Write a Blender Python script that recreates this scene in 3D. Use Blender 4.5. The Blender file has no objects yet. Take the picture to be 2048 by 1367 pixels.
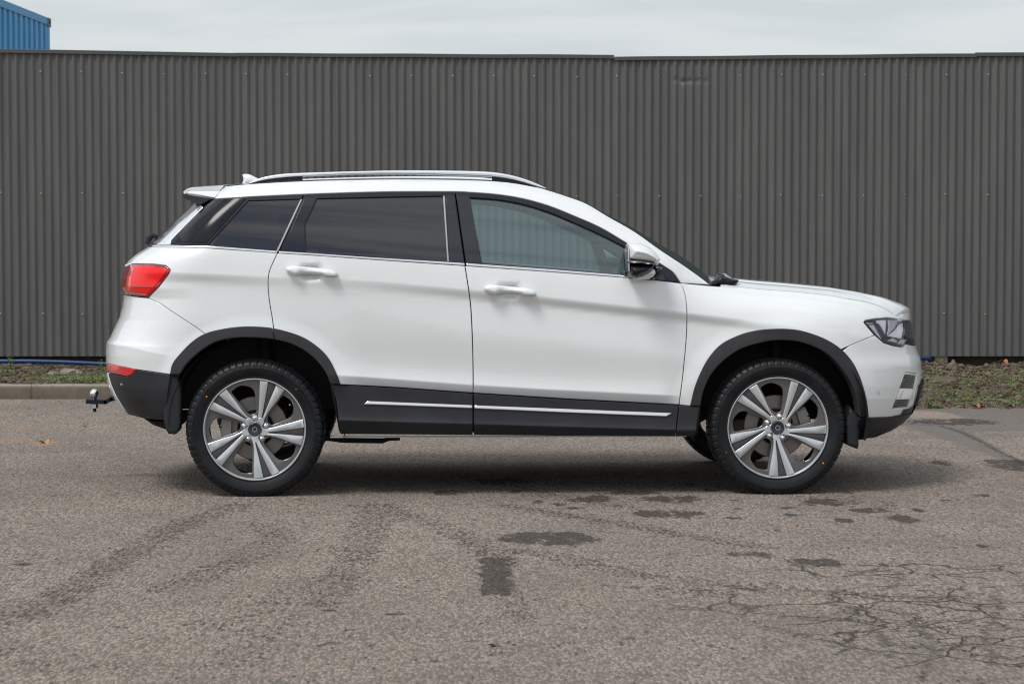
import bpy, bmesh, math, random
import numpy as np
from mathutils import Vector, Matrix
from mathutils.geometry import delaunay_2d_cdt
random.seed(7); rng = np.random.default_rng(7)
SC = bpy.context.scene
COL = SC.collection
R = math.radians

# ------------------------------------------------------------------ camera
FPX = 4450.0
YAW, PITCH = R(2.14), R(2.68)
CAM = np.array([-0.456, -12.42, 1.34])
FW = np.array([math.sin(YAW)*math.cos(PITCH), math.cos(YAW)*math.cos(PITCH), -math.sin(PITCH)])
RT = np.array([math.cos(YAW), -math.sin(YAW), 0.0])
UP = np.cross(RT, FW)
cd = bpy.data.cameras.new('camera'); co = bpy.data.objects.new('camera', cd); COL.objects.link(co)
co.location = CAM; co.rotation_euler = (math.pi/2-PITCH, 0, -YAW)
cd.sensor_width = 36; cd.lens = FPX*36/2048; cd.clip_end = 2000; cd.clip_start = 0.1
cd.dof.use_dof = True; cd.dof.focus_distance = 11.6; cd.dof.aperture_fstop = 11.0
SC.camera = co

# ------------------------------------------------------------------ world, sun, exposure
SUN_EL, SUN_AZ = 57, 226      # azimuth the light comes from, degrees clockwise from +Y (north)
W = bpy.data.worlds.new('World'); SC.world = W; W.use_nodes = True
nt = W.node_tree; N = nt.nodes; L = nt.links; N.clear()
wo = N.new('ShaderNodeOutputWorld'); bg = N.new('ShaderNodeBackground'); L.new(bg.outputs[0], wo.inputs[0])
bg.inputs['Strength'].default_value = 0.114
sky = N.new('ShaderNodeTexSky'); sky.sky_type = 'NISHITA'; sky.sun_disc = False
sky.sun_elevation = R(SUN_EL); sky.sun_rotation = R(SUN_AZ); sky.air_density = 1.2; sky.dust_density = 2.0
tc = N.new('ShaderNodeTexCoord')
sep = N.new('ShaderNodeSeparateXYZ'); L.new(tc.outputs['Generated'], sep.inputs[0])
def wm(op, a, b=None, c=None, clamp=False):
    n = N.new('ShaderNodeMath'); n.operation = op; n.use_clamp = clamp
    for i, v in enumerate((a, b, c)):
        if v is None: continue
        if isinstance(v, (int, float)): n.inputs[i].default_value = v
        else: L.new(v, n.inputs[i])
    return n.outputs[0]
zz = wm('ADD', wm('MAXIMUM', sep.outputs[2], 0.0), 0.22)
cx = wm('DIVIDE', sep.outputs[0], zz); cy = wm('DIVIDE', sep.outputs[1], zz)
cmb = N.new('ShaderNodeCombineXYZ'); L.new(cx, cmb.inputs[0]); L.new(cy, cmb.inputs[1])
n1 = N.new('ShaderNodeTexNoise'); n1.inputs['Scale'].default_value = 2.6; n1.inputs['Detail'].default_value = 7
n1.inputs['Roughness'].default_value = 0.5; n1.inputs['Distortion'].default_value = 0.35
mp = N.new('ShaderNodeMapping'); mp.inputs['Scale'].default_value = (0.8, 1.9, 1); mp.inputs['Location'].default_value = (3.1, 1.7, 0)
L.new(cmb.outputs[0], mp.inputs[0]); L.new(mp.outputs[0], n1.inputs['Vector'])
cr1 = N.new('ShaderNodeValToRGB'); L.new(n1.outputs['Fac'], cr1.inputs[0])
cr1.color_ramp.elements[0].position = 0.40; cr1.color_ramp.elements[0].color = (3.0, 3.7, 4.6, 1)
cr1.color_ramp.elements[1].position = 0.60; cr1.color_ramp.elements[1].color = (7.9, 8.0, 8.0, 1)
cover = N.new('ShaderNodeMapRange'); L.new(n1.outputs['Fac'], cover.inputs[0])
cover.inputs[1].default_value = 0.30; cover.inputs[2].default_value = 0.45; cover.inputs[3].default_value = 0.55; cover.inputs[4].default_value = 0.97
hor = N.new('ShaderNodeMapRange'); L.new(sep.outputs[2], hor.inputs[0])     # near the horizon the cloud layer closes up
hor.inputs[1].default_value = 0.12; hor.inputs[2].default_value = 0.35; hor.inputs[3].default_value = 1.0; hor.inputs[4].default_value = 0.0
cov = wm('MAXIMUM', cover.outputs[0], wm('MULTIPLY', hor.outputs[0], 0.97))
hz = N.new('ShaderNodeMix'); hz.data_type = 'RGBA'; L.new(wm('MULTIPLY', hor.outputs[0], 0.84), hz.inputs['Factor'])
L.new(cr1.outputs[0], hz.inputs['A']); hz.inputs['B'].default_value = (6.55, 7.0, 7.2, 1)
mx = N.new('ShaderNodeMix'); mx.data_type = 'RGBA'; L.new(cov, mx.inputs['Factor']); L.new(sky.outputs[0], mx.inputs['A']); L.new(hz.outputs['Result'], mx.inputs['B'])
# an overcast sky is brighter round the hidden sun and duller away from it
_a, _e = R(SUN_AZ), R(SUN_EL-14)
vt = N.new('ShaderNodeVectorMath'); vt.operation = 'DOT_PRODUCT'; L.new(tc.outputs['Generated'], vt.inputs[0]); vt.inputs[1].default_value = (math.sin(_a)*math.cos(_e), math.cos(_a)*math.cos(_e), math.sin(_e))
glow = N.new('ShaderNodeMapRange'); L.new(vt.outputs['Value'], glow.inputs[0]); glow.interpolation_type = 'SMOOTHSTEP'
for i_, v_ in enumerate((-0.25, 1.0, 0.93, 1.35)): glow.inputs[i_+1].default_value = v_
gs_ = N.new('ShaderNodeVectorMath'); gs_.operation = 'SCALE'; L.new(mx.outputs['Result'], gs_.inputs[0]); L.new(glow.outputs[0], gs_.inputs['Scale'])
L.new(gs_.outputs[0], bg.inputs['Color'])
sl = bpy.data.lights.new('sun', 'SUN'); so = bpy.data.objects.new('sun', sl); COL.objects.link(so)
sl.energy = 2.3; sl.angle = R(20); sl.color = (1.0, 0.97, 0.93)
az = R(SUN_AZ); el = R(SUN_EL)
sdir = Vector((math.sin(az)*math.cos(el), math.cos(az)*math.cos(el), math.sin(el)))
so.rotation_euler = sdir.to_track_quat('Z', 'Y').to_euler(); so.location = sdir*30
SC.view_settings.view_transform = 'Standard'; SC.view_settings.look = 'None'
SC.view_settings.exposure = 0.0; SC.view_settings.gamma = 1.0; SC.view_settings.use_curve_mapping = False
SC.cycles.pixel_filter_type = 'BLACKMAN_HARRIS'; SC.cycles.filter_width = 1.15; SC.cycles.max_bounces = 8; SC.cycles.transparent_max_bounces = 16

# ------------------------------------------------------------------ camera maths used to trace real sizes
def project(P):
    v = np.asarray(P, float)-CAM; d = v@FW
    return 1024+FPX*(v@RT)/d, 683.5-FPX*(v@UP)/d
def rays(px):
    px = np.asarray(px, float).reshape(-1, 2)
    d = FW[None]+RT[None]*((px[:, :1]-1024)/FPX)+UP[None]*((683.5-px[:, 1:])/FPX)
    return d
def at_y(px, Y):
    d = rays(px); t = (np.asarray(Y)-CAM[1])/d[:, 1]
    return CAM[None]+d*t[:, None]
def at_z(px, Z):
    d = rays(px); t = (Z-CAM[2])/d[:, 2]
    return CAM[None]+d*t[:, None]
FH = np.array([math.sin(YAW), math.cos(YAW), 0.0]); C0 = np.array([CAM[0], CAM[1], 0.0])
def E(s, D, z):                      # yard frame: s to the right, D away from the viewer, z up
    return C0[None]+np.outer(np.atleast_1d(s), RT)+np.outer(np.atleast_1d(D), FH)+np.outer(np.atleast_1d(z)*np.ones_like(np.atleast_1d(s), dtype=float), [0, 0, 1])
def at_D(px, D):
    d = rays(px); t = D/(d@FH); return CAM[None]+d*t[:, None]
def sss(a, b, x):
    t = np.clip((np.asarray(x, float)-a)/(b-a), 0, 1); return t*t*(3-2*t)

# ------------------------------------------------------------------ materials
def mat(name, col, rough=0.5, metal=0.0, coat=0.0, coat_rough=0.03, spec=0.5, **kw):
    m = bpy.data.materials.new(name); m.use_nodes = True
    b = m.node_tree.nodes['Principled BSDF']
    b.inputs['Base Color'].default_value = (*col, 1); b.inputs['Roughness'].default_value = rough
    b.inputs['Metallic'].default_value = metal; b.inputs['Coat Weight'].default_value = coat
    b.inputs['Coat Roughness'].default_value = coat_rough; b.inputs['Specular IOR Level'].default_value = spec
    for k, v in kw.items(): b.inputs[k].default_value = v
    return m
class NB:                             # tiny node builder
    def __init__(s, m): s.m = m; s.t = m.node_tree; s.n = s.t.nodes; s.l = s.t.links; s.b = s.n.get('Principled BSDF')
    def put(s, sock, v):
        if hasattr(v, 'is_linked'): s.l.new(v, sock)
        else: sock.default_value = v
    def obj(s): return s.n.new('ShaderNodeTexCoord').outputs['Object']
    def geo(s): return s.n.new('ShaderNodeNewGeometry').outputs['Position']
    def mapping(s, v, scale=(1, 1, 1), loc=(0, 0, 0), rot=(0, 0, 0)):
        n = s.n.new('ShaderNodeMapping'); s.l.new(v, n.inputs[0]); n.inputs['Scale'].default_value = scale; n.inputs['Location'].default_value = loc; n.inputs['Rotation'].default_value = rot
        return n.outputs[0]
    def noise(s, v, scale, detail=4, rough=0.5, dist=0):
        n = s.n.new('ShaderNodeTexNoise'); s.l.new(v, n.inputs['Vector']); n.inputs['Scale'].default_value = scale
        n.inputs['Detail'].default_value = detail; n.inputs['Roughness'].default_value = rough; n.inputs['Distortion'].default_value = dist
        return n.outputs['Fac']
    def voro(s, v, scale, feature='F1', out='Distance', rnd=1):
        n = s.n.new('ShaderNodeTexVoronoi'); n.feature = feature; s.l.new(v, n.inputs['Vector']); n.inputs['Scale'].default_value = scale; n.inputs['Randomness'].default_value = rnd
        return n.outputs[out]
    def math(s, op, a, b=None, c=None, clamp=False):
        n = s.n.new('ShaderNodeMath'); n.operation = op; n.use_clamp = clamp
        for i, v in enumerate((a, b, c)):
            if v is not None: s.put(n.inputs[i], v)
        return n.outputs[0]
    def rng(s, v, a, b, c=0.0, d=1.0, smooth=False):
        n = s.n.new('ShaderNodeMapRange'); s.l.new(v, n.inputs[0])
        if smooth: n.interpolation_type = 'SMOOTHSTEP'
        for i, x in enumerate((a, b, c, d)): n.inputs[i+1].default_value = x
        return n.outputs[0]
    def mix(s, f, a, b, mode='MIX'):
        n = s.n.new('ShaderNodeMix'); n.data_type = 'RGBA'; n.blend_type = mode
        s.put(n.inputs['Factor'], f)
        for k, v in (('A', a), ('B', b)):
            if isinstance(v, tuple): v = (*v, 1) if len(v) == 3 else v
            s.put(n.inputs[k], v)
        return n.outputs['Result']
    def attr(s, name):
        n = s.n.new('ShaderNodeAttribute'); n.attribute_name = name; return n.outputs['Fac']
    def bump(s, h, strength=0.5, dist=0.01, nrm=None):
        n = s.n.new('ShaderNodeBump'); s.l.new(h, n.inputs['Height']); n.inputs['Strength'].default_value = strength; n.inputs['Distance'].default_value = dist
        if nrm is not None: s.l.new(nrm, n.inputs['Normal'])
        s.l.new(n.outputs[0], s.b.inputs['Normal']); return n.outputs[0]

M = {}
M['paint'] = mat('white pearl paint', (0.80, 0.81, 0.80), 0.38, 0, 1.0, 0.025)
b = NB(M['paint'])
fl = b.noise(b.geo(), 900, 2); b.put(b.b.inputs['Roughness'], b.rng(fl, 0.3, 0.7, 0.32, 0.44))
gr = b.noise(b.geo(), 3.0, 5, 0.6)       # thin film of road dust
b.put(b.b.inputs['Base Color'], b.mix(b.rng(gr, 0.45, 0.75, 0, 0.14), (0.715, 0.730, 0.732), (0.57, 0.555, 0.54)))
def plastic(name, col, rough, specks=True):
    m = mat(name, col, rough, spec=0.28); b = NB(m); g = b.geo()
    n = b.noise(g, 6, 5, 0.6); c = b.mix(b.rng(n, 0.35, 0.7, 0, 0.5), col, tuple(min(1, x*1.6+0.003) for x in col))
    if specks:
        v = b.voro(g, 38); sp = b.math('MULTIPLY', b.rng(v, 0.045, 0.03, 0, 1), b.rng(b.noise(g, 5, 2), 0.5, 0.62, 0, 1))
        c = b.mix(sp, c, (0.28, 0.27, 0.25))
    b.put(b.b.inputs['Base Color'], c); b.bump(b.noise(g, 420, 2), 0.12, 0.002)
    return m
M['clad'] = plastic('charcoal textured plastic', (0.018, 0.018, 0.021), 0.42)
M['arch'] = plastic('grey black arch plastic', (0.026, 0.025, 0.028), 0.55)
M['liner'] = mat('black wheel arch liner', (0.008, 0.009, 0.011), 0.7)
M['void'] = mat('black underbody', (0.006, 0.006, 0.007), 0.8)
M['gap'] = mat('dark seal rubber', (0.012, 0.012, 0.013), 0.6)
M['gloss'] = mat('gloss black pillar', (0.008, 0.010, 0.018), 0.08, 0, 0.35, 0.02, spec=0.35)
M['satin'] = mat('satin black trim', (0.010, 0.012, 0.018), 0.30, spec=0.28)
M['corner'] = mat('black corner glass', (0.010, 0.010, 0.013), 0.16, 0, 0.0, spec=0.22)
M['chrome'] = mat('chrome', (0.86, 0.86, 0.87), 0.09, 1.0)
M['satinchrome'] = mat('brushed chrome', (0.78, 0.76, 0.78), 0.22, 1.0)
M['silver'] = mat('silver paint', (0.72, 0.74, 0.78), 0.28, 0.25, 1.0)
M['strip'] = mat('light grey strip', (0.34, 0.35, 0.36), 0.3, 0.2)
M['steel'] = mat('galvanised steel', (0.62, 0.62, 0.60), 0.35, 0.9)
M['rubber'] = mat('tyre rubber', (0.012, 0.013, 0.015), 0.42, spec=0.26)
b = NB(M['rubber']); g = b.obj(); b.put(b.b.inputs['Base Color'], b.mix(b.rng(b.noise(g, 9, 5, 0.65), 0.35, 0.7), (0.005, 0.006, 0.008), (0.015, 0.0155, 0.017)))
b.bump(b.noise(g, 180, 3), 0.15, 0.002)
M['alloy'] = mat('machined alloy', (0.53, 0.55, 0.57), 0.32, 0.5, 0.5, 0.05)
b = NB(M['alloy']); v = b.noise(b.mapping(b.obj(), (300, 300, 300)), 2.5, 2); b.put(b.b.inputs['Roughness'], b.rng(v, 0.3, 0.7, 0.28, 0.36))
M['alloygrey'] = mat('grey painted alloy', (0.112, 0.105, 0.103), 0.38, 0.3, 0.4, 0.1)
M['alloydark'] = mat('dark grey spoke inlay', (0.055, 0.050, 0.050), 0.5, 0.1)
M['barrel'] = mat('dark wheel barrel', (0.014, 0.015, 0.018), 0.45, 0.2)
M['disc'] = mat('brake disc steel', (0.20, 0.185, 0.175), 0.38, 0.6)
M['rust'] = mat('rusty steel', (0.16, 0.07, 0.035), 0.8)
M['caliper'] = mat('cast grey caliper', (0.24, 0.235, 0.23), 0.5, 0.5)
M['capblack'] = mat('black hub cap', (0.018, 0.022, 0.03), 0.25)
M['redlens'] = mat('dark red lens', (0.28, 0.006, 0.012), 0.12, 0, 1.0, 0.02)
M['redbright'] = mat('bright red lens', (0.85, 0.010, 0.012), 0.3, 0, 0.3, 0.03, spec=0.3)
M['redpale'] = mat('pale red reflector', (0.75, 0.10, 0.09), 0.25, 0, 1.0, 0.03)
M['reflector'] = mat('red reflector', (0.55, 0.008, 0.015), 0.15, 0, 1, 0.02)
b = NB(M['reflector']); b.bump(b.voro(b.geo(), 160), 0.3, 0.002)
M['hlchrome'] = mat('headlight reflector', (0.95, 0.95, 0.97), 0.3, 0.0, 0.6)
M['hlpale'] = mat('headlight white guide', (0.80, 0.81, 0.86), 0.25, 0.2, 1.0)
M['hliris'] = mat('iridescent projector', (0.85, 0.80, 0.86), 0.2, 0.55, **{'Thin Film Thickness': 520.0, 'Thin Film IOR': 1.5})
M['hlmark'] = mat('smoky side marker', (0.10, 0.12, 0.12), 0.15)
M['hldark'] = mat('headlight bezel', (0.03, 0.03, 0.04), 0.2)
M['hlviolet'] = mat('violet bezel teeth', (0.07, 0.06, 0.12), 0.2)
M['headliner'] = mat('grey cabin lining', (0.30, 0.31, 0.32), 0.8)
M['cabin'] = mat('dark cabin plastic', (0.025, 0.026, 0.028), 0.6)
M['seat'] = mat('black leather seat', (0.022, 0.022, 0.024), 0.45)
M['amber'] = mat('amber lens', (0.7, 0.25, 0.03), 0.2)
def glass(name, tint, ior=1.5, rough=0.0, body=None, bodyfac=0.0, refl=1.0):
    m = bpy.data.materials.new(name); m.use_nodes = True; t = m.node_tree; n = t.nodes; l = t.links; n.clear()
    o = n.new('ShaderNodeOutputMaterial'); tr = n.new('ShaderNodeBsdfTransparent'); tr.inputs[0].default_value = (*tint, 1)
    gl = n.new('ShaderNodeBsdfGlossy'); gl.inputs['Roughness'].default_value = rough; gl.inputs['Color'].default_value = (1, 1, 1, 1)
    fr = n.new('ShaderNodeFresnel'); fr.inputs['IOR'].default_value = ior
    mxn = n.new('ShaderNodeMixShader'); fm = n.new('ShaderNodeMath'); fm.operation = 'MULTIPLY'; l.new(fr.outputs[0], fm.inputs[0]); fm.inputs[1].default_value = refl; l.new(fm.outputs[0], mxn.inputs[0])
    base = tr.outputs[0]
    if body:
        df = n.new('ShaderNodeBsdfDiffuse'); df.inputs[0].default_value = (*body, 1)
        m2 = n.new('ShaderNodeMixShader'); m2.inputs[0].default_value = bodyfac; l.new(base, m2.inputs[1]); l.new(df.outputs[0], m2.inputs[2]); base = m2.outputs[0]
    l.new(base, mxn.inputs[1]); l.new(gl.outputs[0], mxn.inputs[2]); l.new(mxn.outputs[0], o.inputs[0]); return m
M['privacy'] = glass('dark privacy glass', (0.08, 0.08, 0.10), 1.66, body=(0.014, 0.014, 0.022), bodyfac=0.5)
M['clear'] = glass('green tinted glass', (0.62, 0.86, 0.90), 1.78, body=(0.26, 0.50, 0.56), bodyfac=0.07)
M['screen'] = glass('green windscreen glass', (0.32, 0.42, 0.40), 1.5, body=(0.035, 0.055, 0.052), bodyfac=0.8, refl=0.22)
M['lens'] = glass('clear lens', (0.98, 0.98, 0.99), 1.4)

# ------------------------------------------------------------------ object helpers
def props(o, label=None, cat=None, group=None, kind=None):
    if label: o['label'] = label
    if cat: o['category'] = cat
    if group: o['group'] = group
    if kind: o['kind'] = kind
    return o
def empty(name, loc=(0, 0, 0), label=None, cat=None, group=None, rz=0):
    o = bpy.data.objects.new(name, None); o.location = loc; o.rotation_euler = (0, 0, rz); o.empty_display_size = 0.2
    COL.objects.link(o); props(o, label, cat, group); return o
def link(name, me, m, parent=None):
    if m is not None:
        for x in (m if isinstance(m, (list, tuple)) else [m]): me.materials.append(x)
    o = bpy.data.objects.new(name, me); COL.objects.link(o)
    if parent is not None: o.parent = parent
    return o
def mesh_of(verts, faces, normals=None, smooth=None, mi=None):
    me = bpy.data.meshes.new('mesh'); me.from_pydata([tuple(map(float, v)) for v in verts], [], faces)
    if smooth is None and normals is None: me.shade_flat()
    else: me.shade_smooth()
    if smooth is not None: me.set_sharp_from_angle(angle=R(smooth))
    if mi is not None: me.polygons.foreach_set('material_index', mi)
    if normals is not None: me.normals_split_custom_set_from_vertices([tuple(map(float, n)) for n in normals])
    me.validate(); me.update(); return me
class MB:                             # collects simple solids into one mesh
    def __init__(s): s.v = []; s.f = []
    def add(s, v, f):
        k = len(s.v); s.v += [tuple(map(float, p)) for p in v]; s.f += [tuple(i+k for i in q) for q in f]; return s
    def box(s, c, d, rot=None, bev=0.0):
        hx, hy, hz = d[0]/2, d[1]/2, d[2]/2
        P = [Vector((x*hx, y*hy, z*hz)) for z in (-1, 1) for y in (-1, 1) for x in (-1, 1)]
        if rot: P = [rot @ p for p in P]
        s.add([p+Vector(c) for p in P], [(0, 2, 3, 1), (4, 5, 7, 6), (0, 1, 5, 4), (2, 6, 7, 3), (0, 4, 6, 2), (1, 3, 7, 5)]); return s
    def lathe(s, prof, axis='y', c=(0, 0, 0), n=48, closed=False):   # prof: (r, a) pairs, a along the axis
        V = []
        for i in range(n):
            t = 2*math.pi*i/n; ct, st = math.cos(t), math.sin(t)
            for r, a in prof:
                p = {'y': (r*ct, a, r*st), 'z': (r*ct, r*st, a), 'x': (a, r*ct, r*st)}[axis]
                V.append((p[0]+c[0], p[1]+c[1], p[2]+c[2]))
        m = len(prof); F = []
        for i in range(n):
            j = (i+1) % n
            for k in range(m if closed else m-1):
                q = (k+1) % m; F.append((i*m+k, i*m+q, j*m+q, j*m+k))
        s.add(V, F); return s
    def tube(s, pts, r, n=10, caps=True):
        pts = [Vector(p) for p in pts]; V = []; F = []
        rr = r if isinstance(r, (list, tuple)) else [r]*len(pts)
        up = Vector((0, 0, 1))
        for i, p in enumerate(pts):
            d = (pts[min(i+1, len(pts)-1)]-pts[max(i-1, 0)]).normalized()
            a = d.cross(up); a = a.normalized() if a.length > 1e-3 else Vector((1, 0, 0)); bb = a.cross(d)
            for k in range(n):
                t = 2*math.pi*k/n; V.append(p+a*math.cos(t)*rr[i]+bb*math.sin(t)*rr[i])
        for i in range(len(pts)-1):
            for k in range(n): q = (k+1) % n; F.append((i*n+k, i*n+q, (i+1)*n+q, (i+1)*n+k))
        if caps: F.append(tuple(range(n))); F.append(tuple((len(pts)-1)*n+k for k in range(n)))
        s.add(V, F); return s
    def build(s, name, m, parent=None, smooth=35, fix=True):
        me = mesh_of(s.v, s.f, smooth=smooth)
        if fix:
            bm = bmesh.new(); bm.from_mesh(me); bmesh.ops.recalc_face_normals(bm, faces=bm.faces); bm.to_mesh(me); bm.free()
            me.shade_smooth(); me.set_sharp_from_angle(angle=R(smooth))
        return link(name, me, m, parent)

def cr(pts, n=6, closed=False):       # Catmull-Rom through points
    P = np.asarray(pts, float); out = []
    m = len(P); rngi = range(m if closed else m-1)
    for i in rngi:
        p0 = P[(i-1) % m] if (closed or i > 0) else 2*P[0]-P[1]
        p1 = P[i]; p2 = P[(i+1) % m]
        p3 = P[(i+2) % m] if (closed or i+2 < m) else 2*P[-1]-P[-2]
        for k in range(n):
            t = k/n
            out.append(0.5*((2*p1)+(-p0+p2)*t+(2*p0-5*p1+4*p2-p3)*t*t+(-p0+3*p1-3*p2+p3)*t**3))
    if not closed: out.append(P[-1])
    return [tuple(p) for p in out]
def circ(cx, cy, r, n=24, ry=None): return [(cx+r*math.cos(2*math.pi*i/n), cy+(ry or r)*math.sin(2*math.pi*i/n)) for i in range(n)]
def prep(poly, seg):                  # drop doubled points, make CCW (y down pixels count as plain axes), split long edges
    P = [np.array(p, float) for p in poly]; Q = []
    for p in P:
        if not Q or np.linalg.norm(p-Q[-1]) > 0.35: Q.append(p)
    while len(Q) > 3 and np.linalg.norm(Q[0]-Q[-1]) <= 0.35: Q.pop()
    A = sum(Q[i][0]*Q[(i+1) % len(Q)][1]-Q[(i+1) % len(Q)][0]*Q[i][1] for i in range(len(Q)))
    if A < 0: Q.reverse()
    out = []
    for i in range(len(Q)):
        a, b_ = Q[i], Q[(i+1) % len(Q)]; k = max(1, int(np.linalg.norm(b_-a)/seg+0.5))
        for j in range(k): out.append(a+(b_-a)*j/k)
    return np.array(out)
def inset(P, d):                      # CCW polygon moved inwards by d
    if abs(d) < 1e-9: return P.copy()
    a = np.roll(P, 1, 0); c = np.roll(P, -1, 0)
    e1 = P-a; e2 = c-P; e1 /= np.linalg.norm(e1, axis=1)[:, None]+1e-9; e2 /= np.linalg.norm(e2, axis=1)[:, None]+1e-9
    n1 = np.stack([-e1[:, 1], e1[:, 0]], 1); n2 = np.stack([-e2[:, 1], e2[:, 0]], 1)
    m = n1+n2; m /= np.linalg.norm(m, axis=1)[:, None]+1e-9
    k = 1/np.clip((m*n1).sum(1), 0.5, 1)
    return P+m*(d*k)[:, None]
def pip(P, pts):
    x, y = pts[:, 0][:, None], pts[:, 1][:, None]
    x1, y1 = P[:, 0][None], P[:, 1][None]; x2, y2 = np.roll(P[:, 0], -1)[None], np.roll(P[:, 1], -1)[None]
    c = ((y1 > y) != (y2 > y)) & (x < (x2-x1)*(y-y1)/(y2-y1+1e-12)+x1)
    return c.sum(1) % 2 == 1
def dist_poly(P, pts):
    a = P[None]; b_ = np.roll(P, -1, 0)[None]; p = pts[:, None]
    ab = b_-a; t = np.clip(((p-a)*ab).sum(2)/((ab**2).sum(2)+1e-12), 0, 1)
    return np.sqrt((((a+ab*t[..., None])-p)**2).sum(2)).min(1)
def triangulate(loops, step, feat=()):         # loops[0] outer, the rest holes; returns points, triangles
    lo = loops[0].min(0); hi = loops[0].max(0)
    gx, gy = np.meshgrid(np.arange(lo[0]+step*.37, hi[0], step), np.arange(lo[1]+step*.41, hi[1], step))
    G = np.stack([gx.ravel(), gy.ravel()], 1)
    if len(G):
        k = pip(loops[0], G)
        for h in loops[1:]: k &= ~pip(h, G)
        G = G[k]
    if len(G):
        d = np.min([dist_poly(l_, G) for l_ in loops], 0); G = G[d > step*0.45]
    for c_ in feat:                   # extra rows of points along a crease
        c_ = np.array(c_, float); d_ = np.concatenate([[0], np.cumsum(np.linalg.norm(np.diff(c_, axis=0), axis=1))]); u_ = np.arange(0, d_[-1], 5.0)
        base = np.stack([np.interp(u_, d_, c_[:, 0]), np.interp(u_, d_, c_[:, 1])], 1)
        if len(G): G = G[dist_poly(np.concatenate([base, base[::-1]]), G) > 9.5]
        F_ = np.concatenate([base+[0, o_] for o_ in (-8, -5, -3, -1, 1, 3, 5, 8)]); k_ = pip(loops[0], F_); F_ = F_[k_]
        if len(F_): F_ = F_[dist_poly(loops[0], F_) > 1.5]; G = np.concatenate([G, F_])
    V = np.concatenate(loops+([G] if len(G) else [])); Ed = []; k = 0
    for l_ in loops:
        n = len(l_); Ed += [(k+i, k+(i+1) % n) for i in range(n)]; k += n
    vo, eo, fo, ov, oe, of = delaunay_2d_cdt([Vector(v) for v in V], Ed, [], 0, 1e-6)
    mp_ = {}; 
    VO = np.array([tuple(v) for v in vo]); remap = -np.ones(len(VO), int)
    for i, o_ in enumerate(ov):
        if o_: remap[i] = min(o_)
    extra = np.where(remap < 0)[0]
    V2 = V.copy()
    for e in extra: remap[e] = len(V2); V2 = np.vstack([V2, VO[e]])
    T = np.array([t for t in fo if len(t) == 3]); c = VO[T].mean(1)
    ok = pip(loops[0], c)
    for h in loops[1:]: ok &= ~pip(h, c)
    T = remap[T[ok]]
    return V2, T

# ------------------------------------------------------------------ car body surface (half width as a function of x, z)
def line_px(pts, Y=-0.86):
    q = at_y(pts, Y); o = np.argsort(q[:, 0]); return q[o, 0], q[o, 2]
def interp(tab): return lambda x: np.interp(x, tab[0], tab[1])
CREASE = interp(line_px([(200, 536), (340, 543), (450, 548), (555, 554), (660, 557), (755, 562), (934, 578), (1071, 591), (1374, 624), (1450, 633), (1600, 655), (1850, 690)]))
BULGE = interp(line_px([(600, 742), (700, 750), (945, 768), (1100, 777), (1345, 789), (1500, 798)]))
SHELF = interp(line_px([(190, 684), (213, 687), (245, 692), (290, 701), (340, 710)]))
BELT = interp(line_px([(180, 480), (300, 490), (412, 494), (555, 504), (610, 506), (928, 528), (1226, 551), (1362, 565), (1420, 570), (1500, 575)]))
XW_R = at_y([(509, 857)], -0.9)[0, 0]; XW_F = at_y([(1556.5, 857)], -0.9)[0, 0]; ZW = 0.349; TR = 0.361
# end outlines: z -> x at the centre line
FR = [(1827, 652), (1831, 669), (1832.5, 682), (1834, 696), (1836.5, 705), (1842, 718), (1844, 726), (1844.5, 745), (1844, 762), (1841, 786), (1833, 806), (1822, 828), (1806, 846), (1783, 861), (1757, 872)]
RR = [(306, 484), (297, 491.5), (286, 498.5), (273, 506.5), (262, 514.5), (254.8, 522.7), (249.5, 530.6), (239, 557), (237.7, 572.8), (247, 592.5), (243, 615), (238, 636), (225.8, 662), (218, 680), (212.7, 686), (210.5, 708.5), (211, 727), (212, 745), (214, 766), (221.5, 790), (240, 817), (253, 829)]
def end_table(pts, Y):
    q = at_y(pts, Y); o = np.argsort(q[:, 2]); return [q[o, 2].copy(), q[o, 0].copy()]
XF = end_table(FR, -0.4); XR = end_table(RR, -0.5)
WID = 0.905
FP, FQ, FL = 2.6, 2.2, 0.80
RP, RQ, RL = 3.0, 2.4, 0.55
def fit_end(tab, sgn, P_, Q_, L_, pts):
    tgt_z = tab[0]; ys = np.linspace(-WID, 0.0, 60)
    qpx = np.array(sorted([(at_y([p], -0.45)[0, 2], p[0]) for p in pts]))
    for it in range(5):
        for i, z in enumerate(tgt_z):
            f = (1-(np.abs(ys)/WID)**Q_)**(1/P_)
            xs = tab[1][i]-sgn*L_*(1-f)
            px = np.array([project((x, y, z))[0] for x, y in zip(xs, ys)])
            m = px.max() if sgn > 0 else px.min()
            tab[1][i] += (qpx[i, 1]-m)/370.0
fit_end(XF, 1, FP, FQ, FL, FR); fit_end(XR, -1, RP, RQ, RL, RR)
ZF_LIP = 0.925
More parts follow.
